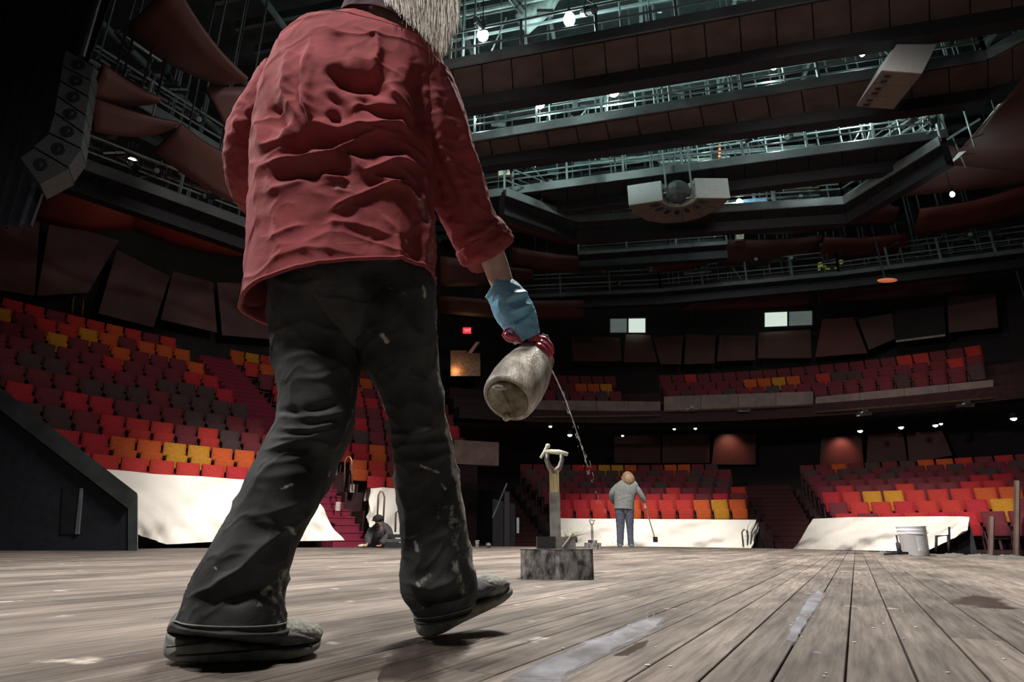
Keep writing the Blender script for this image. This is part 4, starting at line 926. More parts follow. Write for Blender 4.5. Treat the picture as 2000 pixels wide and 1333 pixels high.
# ------------------------------------------------------------------ the painter in the maroon shirt
feet0 = atZ(470, 1290, 0)
W = thing('person', 'large person seen from behind in maroon shirt and paint-stained black jeans pouring from a jug', 'person', (-.25, 1.2, 0))
shirt_rings = [(664, 30, 838, 84, 1.19, 1.17, .055), (600, 54, 862, 112, 1.20, 1.18, .09), (556, 92, 872, 150, 1.20, 1.19, .115), (528, 150, 868, 205, 1.20, 1.20, .135),
               (508, 215, 856, 262, 1.19, 1.20, .148), (500, 300, 848, 330, 1.19, 1.20, .150), (494, 400, 846, 410, 1.19, 1.20, .150), (492, 490, 848, 475, 1.19, 1.20, .155),
               (487, 560, 849, 520, 1.19, 1.20, .160), (482, 612, 847, 546, 1.19, 1.20, .165)]
FO = [([(610, 120), (606, 195), (612, 246), (660, 252), (720, 246), (780, 240), (815, 272)], 9, .014),
      ([(500, 334), (546, 314), (610, 312), (658, 305), (683, 280), (741, 258), (775, 262)], 8, .014),
      ([(700, 50), (735, 70), (737, 127), (755, 165), (790, 212), (812, 235)], 8, .012), ([(605, 70), (592, 150), (604, 215), (632, 250)], 8, .010),
      ([(560, 92), (556, 190), (600, 254)], 9, .009), ([(683, 215), (702, 198), (741, 200), (790, 215)], 7, .010), ([(673, 293), (712, 337), (770, 314), (826, 330)], 7, .010),
      ([(610, 317), (634, 341), (690, 358)], 7, .011), ([(645, 415), (678, 395), (741, 366), (800, 352)], 5, .006), ([(650, 372), (700, 382)], 6, .004),
      ([(520, 545), (600, 528), (690, 540), (735, 548)], 8, .004), ([(829, 312), (838, 390), (843, 530)], 7, .010), ([(808, 360), (834, 430), (826, 520)], 6, .008),
      ([(502, 215), (510, 290), (546, 276), (575, 230)], 8, .008), ([(740, 410), (775, 455), (780, 540)], 5, .006), ([(720, 340), (790, 372), (828, 420)], 6, .006),
      ([(520, 470), (555, 450), (600, 440)], 6, .004), ([(620, 440), (700, 436), (770, 460)], 8, .005), ([(505, 380), (560, 360), (610, 350)], 8, .006),
      ([(645, 510), (640, 460), (660, 420)], 9, .004), ([(515, 510), (600, 490), (700, 500)], 7, .003),
      ([(546, 302), (605, 270), (712, 268)], 14, -.020), ([(688, 186), (741, 212), (790, 232)], 11, -.014), ([(673, 297), (741, 284), (800, 296)], 12, -.016),
      ([(625, 132), (680, 148), (732, 152), (768, 190)], 15, -.026), ([(612, 330), (683, 338)], 8, -.010), ([(512, 350), (580, 335), (650, 340)], 10, -.008),
      ([(655, 60), (660, 95), (690, 110)], 12, -.006), ([(810, 120), (826, 190), (838, 280)], 12, -.018), ([(640, 225), (670, 228)], 9, -.012), ([(640, 175), (660, 195), (690, 240)], 8, -.008),
      ([(590, 440), (680, 430), (720, 470), (700, 520)], 20, -.006), ([(812, 440), (815, 520)], 10, -.008), ([(540, 200), (545, 260)], 10, -.008)]
PS = [([(660, 370), (685, 360)], 11, .42), ([(650, 410), (690, 392)], 6, .38), ([(806, 380), (834, 440), (838, 520)], 9, .42), ([(745, 512), (748, 520)], 4, .5), ([(700, 545), (800, 520)], 10, .34)]
torso = loft(shirt_rings, 300, 380, [(a, b_*1.08, c*1.55) for a, b_, c in FO], .0034, 15, 3, 2.25, [(a, b_, c+.10) for a, b_, c in PS])
rs_path = [(776, 128, 1.20, .075), (815, 165, 1.205, .078), (846, 225, 1.22, .077), (868, 300, 1.245, .072), (893, 372, 1.285, .068), (918, 432, 1.33, .064), (934, 460, 1.35, .065), (946, 480, 1.365, .067)]
RF = [([(830, 90), (880, 190), (915, 290), (940, 380)], 7, .008), ([(850, 130), (893, 230), (925, 320), (955, 400)], 6, .007), ([(820, 130), (850, 190), (862, 270), (900, 380), (930, 440)], 7, .010), ([(840, 250), (862, 330), (905, 410)], 10, -.010),
      ([(868, 300), (905, 360), (948, 430)], 6, .006), ([(905, 470), (945, 455), (970, 430)], 7, .007), ([(870, 430), (915, 440)], 7, .006), ([(848, 330), (860, 400), (880, 450)], 8, -.008)]
rsl = tube_loft(rs_path, 120, 200, RF, .003, 24, 5, PS)
ls_path = [(560, 160, 1.20, .066), (520, 215, 1.20, .058), (490, 270, 1.21, .054), (486, 325, 1.24, .052), (500, 375, 1.30, .052), (540, 412, 1.37, .050), (600, 430, 1.42, .048)]
lsl = tube_loft(ls_path, 100, 130, [([(460, 245), (490, 238)], 6, .007), ([(470, 225), (452, 280)], 6, .006), ([(455, 300), (470, 345)], 9, -.006), ([(520, 190), (480, 230)], 6, .006)], .003, 26, 8, PS)
shirt = cloth_obj('shirt', [torso, rsl, lsl], 'shirt', W, .004)
# rolled cuff and its lining, hem, yoke seam, collar
def rr_ring(path, m, nm, noise=.002, par=W, n=60, s=40, caps=False): return cloth_obj(nm, [tube_loft(path, n, s, [], noise, 40, 4, [], caps)], m, par, .003)
rr_ring([(932, 458, 1.35, .062), (936, 463, 1.354, .071), (944, 475, 1.362, .073), (951, 486, 1.37, .073), (954, 491, 1.374, .067), (950, 485, 1.37, .056)], 'shirt', 'rolled_cuff', .004)
def along(vs, nseg, row, k0, k1): return [vs[row*nseg+k] for k in range(k0, k1)]
tv = torso[0]; b = MB(); hem = [tv[379*300+k] for k in range(300)]; cc = sum(hem)/300
b.tube([p+norm(p-cc)*.001 for p in hem]+[hem[0]], .0045, 6, False); b.build('hem', 'shirt', shirt, True)
b = MB(); yk = [tv[30*300+k]*1 for k in range(8, 142)]; b.tube([p+np.array([0, -.0005, 0]) for p in yk], .0016, 5); b.build('yoke_seam', 'shirt', shirt, True)
colr = loft([(668, 34, 840, 88, 1.19, 1.17, .060), (676, 12, 846, 66, 1.195, 1.175, .062), (690, -16, 846, 40, 1.20, 1.18, .060), (702, -40, 838, 8, 1.205, 1.19, .056)], 90, 50, [([(700, 10), (770, 25), (820, 50)], 8, .004)], .002, 30, 2)
cloth_obj('collar', [colr], 'collar', W, .004)
# jeans
JF_L = [([(552, 700), (600, 690), (690, 715)], 8, .004), ([(548, 838), (600, 842), (660, 830)], 6, .010), ([(535, 860), (600, 858), (670, 835)], 6, .009), ([(520, 885), (580, 866), (640, 870)], 6, .009), ([(540, 800), (590, 806), (660, 790)], 8, -.008),
        ([(560, 1035), (520, 1060), (470, 1110), (420, 1150), (370, 1165)], 8, .014), ([(610, 1000), (570, 1030), (540, 1045)], 8, .008), ([(430, 1175), (500, 1150), (545, 1160)], 16, -.012), ([(480, 1010), (540, 1000), (590, 985)], 8, .005), ([(495, 940), (560, 930), (620, 925)], 9, .005), ([(550, 810), (610, 818), (680, 805)], 6, .006)]
JP_L = [([(540, 1150), (535, 1170), (555, 1120)], 20, .40), ([(520, 1160), (530, 1150)], 10, .5), ([(555, 1030), (575, 1042)], 8, .42), ([(422, 1110), (426, 1115)], 4, .5), ([(500, 1180), (545, 1200)], 14, .36), ([(690, 800), (640, 930)], 6, .32), ([(548, 955), (575, 945)], 6, .38), ([(530, 1230), (545, 1215)], 8, .42)]
LL = [(528, 560, 706, 560, 1.19, 1.20, .115), (528, 640, 704, 640, 1.19, 1.20, .112), (534, 710, 700, 710, 1.18, 1.20, .105), (543, 780, 695, 780, 1.17, 1.19, .098), (532, 850, 684, 850, 1.16, 1.18, .090), (502, 910, 655, 910, 1.15, 1.17, .084),
      (466, 980, 624, 980, 1.13, 1.155, .082), (428, 1045, 590, 1045, 1.12, 1.145, .084), (388, 1110, 568, 1115, 1.10, 1.14, .088), (366, 1160, 557, 1165, 1.09, 1.13, .090), (352, 1200, 556, 1200, 1.08, 1.13, .090), (344, 1218, 560, 1232, 1.08, 1.13, .088)]
RLg = [(660, 540, 849, 540, 1.20, 1.21, .115), (680, 620, 853, 620, 1.20, 1.21, .112), (698, 690, 858, 690, 1.21, 1.22, .104), (728, 745, 862, 745, 1.22, 1.23, .096), (752, 800, 868, 800, 1.23, 1.25, .088), (764, 860, 884, 860, 1.25, 1.27, .084),
      (770, 930, 897, 930, 1.27, 1.29, .080), (778, 1000, 908, 1000, 1.29, 1.31, .078), (784, 1060, 915, 1060, 1.30, 1.32, .080), (784, 1120, 926, 1112, 1.31, 1.33, .082), (786, 1160, 932, 1145, 1.32, 1.34, .080), (806, 1196, 928, 1168, 1.32, 1.35, .072), (814, 1214, 915, 1192, 1.32, 1.35, .064)]
JF_R = [([(760, 845), (810, 850), (870, 830)], 7, .008), ([(768, 875), (820, 870), (880, 860)], 7, .007), ([(775, 905), (830, 905), (890, 880)], 7, .006), ([(880, 850), (868, 800), (860, 740)], 8, .006), ([(800, 1135), (840, 1150), (900, 1130)], 10, .010), ([(795, 1165), (850, 1180), (910, 1150)], 8, -.010),
        ([(790, 1100), (800, 1000), (775, 930)], 7, .005), ([(815, 1195), (860, 1180), (915, 1165)], 7, .008), ([(700, 690), (760, 740), (850, 750)], 8, .003), ([(690, 600), (700, 660)], 8, -.006)]
JP_R = [([(866, 800), (884, 880), (898, 960), (912, 1050), (922, 1110)], 9, .50), ([(882, 850), (890, 930)], 12, .45), ([(748, 655), (756, 668)], 7, .55), ([(822, 910), (860, 925)], 5, .45), ([(862, 945), (870, 955)], 5, .55), ([(810, 1060), (815, 1075)], 8, .45), ([(880, 990), (900, 1080)], 24, .34), ([(852, 600), (858, 720), (868, 800)], 6, .42),
        ([(826, 560), (830, 580)], 4, .6), ([(820, 1140), (850, 1120)], 14, .36), ([(890, 1100), (905, 1160)], 14, .4), ([(760, 560), (850, 600)], 20, .22), ([(835, 950), (860, 1010)], 20, .30)]
legL = loft(LL, 150, 240, JF_L, .0045, 17, 11, 2.1, [(a, b_, c+.10) for a, b_, c in JP_L]); legR = loft(RLg, 150, 240, JF_R, .0045, 17, 12, 2.1, [(a, b_, c+.10) for a, b_, c in JP_R])
pel = loft([(530, 520, 849, 520, 1.20, 1.21, .13), (530, 580, 851, 580, 1.20, 1.21, .13), (540, 630, 846, 630, 1.20, 1.21, .115), (590, 668, 800, 668, 1.20, 1.21, .09), (660, 692, 742, 692, 1.20, 1.21, .05)], 120, 90, [([(690, 560), (694, 620), (700, 680)], 7, -.010)], .003, 22, 14, 2.2, [], caps=True)
jeans = cloth_obj('jeans', [legL, legR, pel], 'jeans', W, .003)
for lg, dr in ((legL, 3), (legR, 4)):
    for row, rad, nm in ((239, .0035, 'leg_hem'), (226, .0013, 'hem_stitching')):
        b = MB(); rg_ = [lg[0][row*150+k] for k in range(150)]; cc = sum(rg_)/150; b.tube([p+norm(p-cc)*.0012 for p in rg_]+[rg_[0]+norm(rg_[0]-cc)*.0012], rad, 5, False); b.build(nm, 'jeans' if rad > .002 else 'sole', jeans, True)
# body inside the clothes
J = [(atY(690, 600, 1.2), .10, .09), (atY(680, 430, 1.2), .11, .09), (atY(690, 250, 1.2), .12, .09), (atY(720, 110, 1.2), .10, .07), (atY(765, 30, 1.2), .050, .048), (atY(800, -40, 1.22), .052, .052), (atY(815, -95, 1.235), .078, .085), (atY(818, -150, 1.24), .062, .070),
     (atY(800, 150, 1.2), .05, .05), (atY(868, 300, 1.245), .042, .042), (atY(930, 440, 1.33), .037, .036), (atY(962, 500, 1.39), .041, .038), (atY(978, 548, 1.425), .037, .034), (atY(1004, 612, 1.45), .026, .024),
     (atY(570, 165, 1.2), .05, .05), (atY(486, 320, 1.24), .036, .036), (atY(560, 420, 1.40), .030, .030), (atY(640, 430, 1.46), .024, .022), (atY(670, 432, 1.48), .026, .016),
     (atY(610, 640, 1.19), .08, .08), (atY(615, 840, 1.17), .058, .058), (atY(500, 1060, 1.12), .046, .046), (atY(440, 1225, 1.10), .032, .032),
     (atY(770, 640, 1.21), .08, .08), (atY(820, 860, 1.26), .055, .055), (atY(850, 1060, 1.31), .044, .044), (atY(866, 1180, 1.33), .032, .032)]
E_ = [(0, 1), (1, 2), (2, 3), (3, 4), (4, 5), (5, 6), (6, 7), (3, 8), (8, 9), (9, 10), (10, 11), (11, 12), (12, 13), (3, 14), (14, 15), (15, 16), (16, 17), (17, 18), (0, 19), (19, 20), (20, 21), (21, 22), (0, 23), (23, 24), (24, 25), (25, 26)]
body = skin('body', J, E_, 'skin', W)
# face (turned away, towards the jug) built on the far side of the head
HCn = atY(818, -105, 1.24); fdir = norm([.55, .82, -.15]); fs_ = norm(np.cross([0, 0, 1], fdir)); fu = np.cross(fdir, fs_)
for s_ in (-1, 1):
    b = MB(); b.ball(HCn+fdir*.078+fs_*.032*s_+fu*.005, .012, 10); b.build('eye', 'white' if False else 'bucket', body, True)
    b = MB(); b.ball(HCn+fs_*.082*s_-fu*.005, .028, 10, (.5, .7, 1)); b.build('ear', 'skin', body, True)
b = MB(); b.tube([HCn+fdir*.082+fu*.01, HCn+fdir*.102-fu*.022, HCn+fdir*.088-fu*.030], [.007, .013, .010], 8); b.build('nose', 'skin', body, True)
b = MB(); b.tube([HCn+fdir*.078+fs_*-.022-fu*.055, HCn+fdir*.088-fu*.054, HCn+fdir*.078+fs_*.022-fu*.055], [.003, .007, .003], 6); b.build('mouth', 'redgl', body, True)
# hair: a cap plus strands that hang to the right shoulder
b = MB(); b.ball(HCn+[.002, -.012, .022], .105, 22, (.98, 1.0, 1.02))
rg = np.random.default_rng(11)
def strand(root, tip, mid_off, r0=.0016, n=7):
    pts = []
    for k in range(n):
        t = k/(n-1); p = lerp(root, tip, t)+mid_off*math.sin(math.pi*t); pts.append(p)
    b.tube(pts, [r0*(1-.75*(k/(n-1))) for k in range(n)], 4, False)
tips = [(752, 6), (762, 12), (775, 24), (786, 34), (798, 46), (808, 58), (818, 68), (828, 76), (838, 86), (848, 98), (858, 108), (866, 114), (872, 104), (876, 84), (880, 64), (886, 76), (892, 60), (893, 44), (888, 34)]
for k in range(1500):
    q = rg.uniform(0, len(tips)-1); tx_, ty_ = poly_at(tips, q/(len(tips)-1)); sh = rg.uniform(0, 1)**1.6
    tip = atY(tx_+rg.normal(0, 2.5), ty_-sh*70+rg.normal(0, 3), 1.05+.07*rg.random()+.05*(q/18))
    a = lerp(-2.6, .35, q/(len(tips)-1))+rg.normal(0, .25); rt = HCn+np.array([math.sin(a+1.57)*.09*1, -abs(math.cos(a*.5))*.07-.01, rg.uniform(0, .09)])
    rt = HCn+norm([(tx_-812)/75+rg.normal(0, .15), -rg.uniform(.15, 1), rg.uniform(-.1, 1.0)])*.104
    strand(rt, tip, np.array([rg.normal(0, .008)+.008*(tx_-812)/60, -.022*rg.random()-.005, 0]), rg.uniform(.0008, .0022))
for k in range(45):      # flyaway ends
    x0 = rg.uniform(790, 892); tip = atY(x0+rg.normal(10, 8), rg.uniform(50, 130), 1.12); strand(HCn+np.array([rg.uniform(0, .08), -.07, -.03]), tip, np.array([.02*rg.random(), -.02, 0]), .0006, 8)
for k in range(420):     # over the crown
    a = rg.uniform(0, 6.28); c_ = HCn+np.array([.002, -.012, .022]); e_ = np.array([math.cos(a), math.sin(a), 0])
    if e_@fdir[:3] > .55: continue
    p0 = c_+[rg.normal(0, .012), rg.normal(0, .012), .106]
    b.tube([p0]+[c_+(e_*math.sin(t)+np.array([0, 0, math.cos(t)]))*(.108+.003*rg.random()) for t in (.35, .7, 1.05, 1.4, 1.75)]+[c_+e_*.112+[0, 0, -.05-.05*rg.random()]], [.0012]+[.0022]*5+[.0008], 4, False)
hair = b.build('hair', 'hair', W, True)
# shoes
def shoe(name, heel, toe, up, length_prof, m_up, label=None, hw=.046):
    """heel,toe: sole line ends in world; prof rows (t, sole_bottom, sole_top, upper_top, halfwidth)"""
    o = thing(name, None, None); o.parent = W; o.matrix_parent_inverse = Matrix.Translation(-Vector(W.location)); o.location = heel
    H_, T_ = np.asarray(heel, float), np.asarray(toe, float); d = norm(T_-H_); s = norm(np.cross(d, up)); u = np.cross(s, d); L = np.linalg.norm(T_-H_)
    P = np.array(length_prof, float); T = np.linspace(0, len(P)-1, 40); R = crom(P, T)
    for nm, lo, hi, mm, grow in (('sole', 1, 2, 'sole', 1.06), ('upper', 2, 3, m_up, 1.0)):
        V = []; n = 24
        for q in R:
            c = H_+d*q[0]*L
            for k in range(n):
                a = 2*math.pi*k/n; cz, sz = math.cos(a), math.sin(a); hgt = (q[hi]-q[lo])/2; mid = (q[hi]+q[lo])/2
                ex = 4 if nm == 'sole' else 2.3
                X = abs(cz)**(2/ex)*np.sign(cz); Z = abs(sz)**(2/ex)*np.sign(sz)
                wv = q[4]*grow*(1-(.35*max(0, Z) if nm == 'upper' else 0)); ripple = (.0015*math.sin(Z*9+q[0]*5) if nm == 'sole' else .002*math.sin(q[0]*37+Z*4))
                V.append(c+s*X*(wv+ripple)+u*(mid+Z*hgt))
        fs = [(i*n+k, i*n+(k+1) % n, (i+1)*n+(k+1) % n, (i+1)*n+k) for i in range(39) for k in range(n)]+[tuple(range(n))[::-1], tuple(39*n+k for k in range(n))]
        b = MB(); b.add(V, fs); ob = b.build(nm, mm, None, True); ob.parent = o; ob.matrix_parent_inverse = Matrix.Translation(-Vector(o.location))
    return o, d, s, u, L
def child(o, b, nm, m, smooth=True):
    ob = b.build(nm, m, None, smooth); ob.parent = o; ob.matrix_parent_inverse = Matrix.Translation(-Vector(o.location)); return ob
he, tt = atZ(318, 1296, 0.0), atZ(624, 1281, 0.0)
so, d, s, u, L = shoe('shoe', he, tt, np.array([0, 0, 1.]), [(0, .018, .048, .055, .012), (.03, .010, .046, .078, .028), (.12, .003, .042, .080, .037), (.3, .0, .036, .078, .039), (.5, .0, .028, .072, .040), (.65, .0, .024, .066, .045), (.8, .001, .022, .056, .048), (.92, .006, .024, .045, .042), (.98, .012, .026, .036, .028), (1.0, .016, .026, .030, .010)], 'shoe')
b = MB(); b.ball(he+d*L*.80+u*.037, .050, 18, (1.1, .82, .48)); tc_ = child(so, b, 'toe_cap', 'shoep')
for k in range(5):
    c = he+d*L*(.62+.05*k)+u*(.072-.006*k); b = MB(); b.tube([c-s*.028-u*.006, c+u*.004, c+s*.028-u*.006], .0032, 6); child(so, b, 'lace', 'lace')
for q in ((.04, .30, .030, .058, .035), (.10, .95, .016, .030, .022)):
    b = MB(); b.tube([he+d*L*lerp(q[0], q[1], t)-s*.0+u*lerp(q[2], q[4], t)+(-s if (s[1] > 0) else s)*(.040+.004*math.sin(3*t)) for t in np.linspace(0, 1, 8)], .0016, 5); child(so, b, 'sole_groove', 'lantern')
hr, tr_ = atZ(818, 1246, .0), atY(948, 1168, 1.44)
hr = atZ(826, 1250, .0); tr_ = hr+norm(atY(950, 1186, 1.46)-hr)*.24
so2, d, s, u, L = shoe('shoe', hr, tr_, np.array([-.25, -.1, 1.]), [(0, .010, .045, .06, .015), (.04, .002, .046, .085, .030), (.15, -.002, .042, .088, .037), (.3, .0, .036, .085, .040), (.5, .0, .028, .075, .042), (.65, .0, .024, .07, .046), (.8, .001, .022, .058, .048), (.92, .006, .024, .046, .042), (.98, .012, .026, .036, .028), (1.0, .016, .026, .030, .010)], 'shoe')
b = MB(); b.ball(hr+d*L*.78+u*.040, .048, 18, (1.1, 1, .6)); child(so2, b, 'toe_cap', 'shoep')
# glove: gauntlet + wet red hand with fingers closed on the jug
gl_path = [(962, 558, 1.425, .036), (974, 566, 1.43, .040), (988, 580, 1.435, .047), (1000, 600, 1.44, .051), (1012, 622, 1.45, .049), (1022, 645, 1.455, .042), (1030, 662, 1.462, .035)]
GF = [([(996, 580), (1020, 572), (1030, 568)], 5, .009), ([(990, 610), (1015, 600), (1040, 590)], 5, .010), ([(1006, 650), (1015, 625), (1045, 605)], 5, .008), ([(985, 595), (1025, 585)], 5, -.005), ([(1000, 625), (1040, 610)], 5, -.005)]
gl = cloth_obj('glove', [tube_loft(gl_path, 70, 80, GF, .0015, 50, 3, [], False)], 'bluegl', W, .0015)
PB = atY(1030, 664, 1.462); PT = atY(1052, 684, 1.475)
Jh = [(PB, .034, .028), (atY(1046, 672, 1.465), .038, .028), (atY(1060, 674, 1.468), .026, .022)]; Eh = [(0, 1), (1, 2)]
hand = skin('glove_hand', Jh, Eh, 'redgl', W, 2)
# fingers wrap the neck: chains rooted in the palm
fing = [[(1046, 668, 1.46), (1062, 664, 1.465), (1074, 680, 1.455), (1074, 698, 1.46)], [(1048, 674, 1.45), (1060, 672, 1.44), (1071, 688, 1.435), (1073, 706, 1.445)],
        [(1044, 676, 1.44), (1054, 680, 1.42), (1063, 692, 1.425), (1070, 707, 1.435)], [(1036, 674, 1.44), (1042, 684, 1.42), (1050, 693, 1.42), (1060, 702, 1.43)]]
for k, f in enumerate(fing):
    r_ = [.016, .0165, .016, .0135][k]; jj = [(atY(*p), r_*(1-.08*i), r_*(1-.08*i)) for i, p in enumerate(f)]
    o = skin('finger', jj, [(i, i+1) for i in range(3)], 'redgl', None, 2); o.parent = hand; o.matrix_parent_inverse = Matrix.Identity(4)
jj = [(atY(1022, 664, 1.45), .013), (atY(1006, 662, 1.43), .012), (atY(993, 657, 1.42), .011), (atY(986, 650, 1.425), .009)]
o = skin('thumb', jj, [(0, 1), (1, 2), (2, 3)], 'redgl', None, 2); o.parent = hand; o.matrix_parent_inverse = Matrix.Identity(4)
b = MB(); b.tube([atY(x, y, 1.425) for x, y in ((1003, 668), (990, 664), (983, 655), (988, 645), (1000, 640), (1004, 650), (1003, 668))], .0042, 8); o = b.build('glove_flap', 'redgl', None, True); o.parent = hand; o.matrix_parent_inverse = Matrix.Identity(4)

# jug
jB, jN = atY(993, 778, 1.36), atY(1056, 684, 1.50)
jug = thing('jug', 'dirty translucent white plastic jug tilted in the gloved hand', 'jug', jB)
b = MB(); b.lathe(jB, jN, [(-.02, .050), (-.035, .058), (0, .064), (.06, .0665), (.25, .069), (.45, .0665), (.62, .060), (.78, .050), (.9, .038), (.98, .030), (1.02, .024), (1.0, .018)], 40); b.build('jug_body', 'jug', jug, True)
b = MB(); b.lathe(jB-norm(jN-jB)*.0005, jB+norm(jN-jB)*.004, [(-.3, .046), (-1.0, .053), (-2.0, .050)], 36); jb = b.build('jug_base', 'jugbase', jug, True)
ja = norm(jN-jB); ju = norm(np.cross(ja, [0, 0, 1])); jv = np.cross(ju, ja)
for (a_, c_2, sc_) in ((0, .038, (1.6, .6, .6)), (-.02, -.045, (.8, .8, .8))):
    b = MB(); b.ball(jB-ja*.012+ju*a_+jv*c_2, .012, 10, sc_); b.build('moulded_foot', 'jug', jug, True)
b = MB(); b.tube([jB-ja*.008+jv*.03, jB-ja*.010, jB-ja*.008-jv*.05], .003, 6); b.build('mould_seam', 'jugbase', jug, True)
b = MB(); n0 = jB+(jN-jB)*.80; b.tube([n0+(ju*math.cos(t)+jv*math.sin(t))*.0505 for t in np.linspace(0, 6.29, 30)], .0022, 5, False); b.build('rim_ring', 'jugbase', jug, True)
b = MB(); b.lathe(jB+(jN-jB)*.96, atY(1076, 712, 1.49), [(0, .026), (.4, .024), (.8, .015), (1, .012)], 16); b.build('spout', 'redgl', jug, True)
b = MB(); b.tube([atY(x, y, 1.50) for x, y in ((1052, 660), (1060, 653), (1070, 656), (1074, 668))], .0018, 6); b.build('wire_bail', 'steel', jug)
# poured stream
st = thing('poured_stream', 'thin arc of clear liquid falling from the jug to the floor', 'liquid', atZ(1272, 1208, 0))
S0 = atY(1074, 716, 1.49); S1 = atZ(1272, 1210, 0); S1 = np.array([S1[0], S1[1], .002])
scr = [(1074, 716), (1090, 748), (1108, 790), (1127, 845), (1146, 905), (1163, 960), (1190, 1030), (1218, 1100), (1244, 1160), (1272, 1208)]
Ys = np.linspace(1.49, S1[1], len(scr)); cen = [atY(x, y, Y) for (x, y), Y in zip(scr, Ys)]
Tc = np.linspace(0, 9, 90); cp = crom(cen, Tc)
b = MB(); k1 = 42; b.tube([cp[i] for i in range(k1)], [max(.0007, .0022-.00003*i+.0004*math.sin(i*1.7)) for i in range(k1)], 6); b.build('liquid_thread', 'water', st, True)
b = MB(); rg = np.random.default_rng(3)
for k in range(46):
    i = int(rg.uniform(16, 58)); p = cp[i]+rg.normal(0, .0012+.00009*i, 3); b.tube([p, p-norm(cp[min(i+1, 89)]-cp[i])*rg.uniform(.003, .014)], [.0008, .0004], 4)
for k in range(14):
    i = int(rg.uniform(58, 89)); p = cp[i]+rg.normal(0, .006, 3); b.tube([p, p+[0, 0, rg.uniform(.003, .01)]], [.0005, .0003], 4)
for k in range(34):
    a = rg.uniform(0, 6.28); r_ = rg.uniform(.004, .05); b.ball(S1+[math.cos(a)*r_, math.sin(a)*r_*.8, abs(rg.normal(0, .012))+.001], rg.uniform(.0006, .0015), 5)
b.build('droplets', 'water', st, True)['kind'] = 'stuff'

# ------------------------------------------------------------------ wet patches and spills on the boards
def soft_edge(m, top=.95):
    nt = m.node_tree; N, L = nt.nodes, nt.links; at = N.new('ShaderNodeAttribute'); at.attribute_name = 'paint'; g_ = N.new('ShaderNodeNewGeometry')
    n = N.new('ShaderNodeTexNoise'); n.inputs['Scale'].default_value = 14; n.inputs['Detail'].default_value = 6; mp = N.new('ShaderNodeMapping'); mp.inputs['Rotation'].default_value = (0, 0, math.radians(29)); mp.inputs['Scale'].default_value = (1.6, .5, 1)
    L.new(g_.outputs['Position'], mp.inputs[0]); L.new(mp.outputs[0], n.inputs[0]); a = N.new('ShaderNodeMath'); a.operation = 'MULTIPLY_ADD'; a.inputs[1].default_value = 1.5; L.new(n.outputs[0], a.inputs[0]); L.new(at.outputs['Fac'], a.inputs[2])
    r = N.new('ShaderNodeMapRange'); r.inputs[1].default_value = .75; r.inputs[2].default_value = 1.7; r.inputs[4].default_value = top; L.new(a.outputs[0], r.inputs[0]); L.new(r.outputs[0], N['Principled BSDF'].inputs['Alpha'])
soft_edge(M['spill']); soft_edge(M['wet'], .6)
def spill(name, label, pts, m, z=.0012, cat='spill', jag=.006, seed=0):
    P = [atZ(x, y, 0) for x, y in pts]; out = []; rg = np.random.default_rng(seed)
    for i in range(len(P)):
        a, c = P[i], P[(i+1) % len(P)]
        for t in np.linspace(0, 1, 6, endpoint=False): out.append(lerp(a, c, t)[:2]+rg.normal(0, jag, 2))
    n = len(out); c = sum(out)/n; uv = [((q-c)@PD, (q-c)@PV) for q in out]
    def sc(k, q): return c+PD*q[0]*lerp(1, k, .35)+PV*q[1]*k
    b = MB(); b.add([(*sc(1.06, q), z*.5) for q in uv]+[(*sc(.62, q), z) for q in uv], [tuple(range(n, 2*n))]+[(i, (i+1) % n, (i+1) % n+n, i+n) for i in range(n)])
    o = b.build(name, m); a_ = o.data.color_attributes.new('paint', 'FLOAT_COLOR', 'POINT'); a_.data.foreach_set('color', [0.0]*4*n+[1.0]*4*n)
    bm_fix(o); tag(o, label, cat); return o
def bm_fix(o):
    import bmesh
    bm = bmesh.new(); bm.from_mesh(o.data); bmesh.ops.recalc_face_normals(bm, faces=bm.faces); bmesh.ops.triangulate(bm, faces=[f for f in bm.faces if len(f.verts) > 4]); bm.to_mesh(o.data); bm.free()
spill('wet_streak', 'long milky wet streak along one board, reaching the splash', [(965, 1336), (1060, 1290), (1140, 1255), (1215, 1226), (1262, 1205), (1300, 1206), (1296, 1226), (1240, 1252), (1180, 1284), (1120, 1320), (1092, 1340)], 'spill', jag=.0025, seed=1)
spill('wet_streak', 'pale narrow spill running down a board toward the lower right', [(1530, 1256), (1548, 1215), (1572, 1172), (1598, 1150), (1616, 1160), (1590, 1196), (1566, 1236), (1552, 1262)], 'spill', jag=.002, seed=2)
spill('wet_patch', 'dark wet patch on the boards beneath the right shoe', [(730, 1336), (760, 1290), (770, 1262), (815, 1250), (880, 1252), (950, 1246), (920, 1268), (890, 1290), (860, 1336)], 'wet', z=.0008, jag=.005, seed=3)
spill('wet_patch', 'small dark stain beside the milky wet streak', [(1196, 1284), (1240, 1258), (1268, 1250), (1260, 1266), (1226, 1282)], 'wet', z=.0008, jag=.002, seed=6)
spill('wet_patch', 'long dark stain near the right edge of the stage', [(1850, 1180), (1900, 1162), (1960, 1170), (1990, 1190), (1930, 1190)], 'wet', z=.0008, jag=.01, seed=8)
rg = np.random.default_rng(21)
b = MB()
for k in range(46):
    x, y = rg.uniform(960, 1990), rg.uniform(1130, 1325); p = atZ(x, y, .0015); b.box(p, rg.uniform(.002, .008), rg.uniform(.002, .006), .0012)
o = b.build('paint_flakes', 'debris'); tag(o, 'tiny pale paint flakes scattered over the boards', 'flakes', kind='stuff')

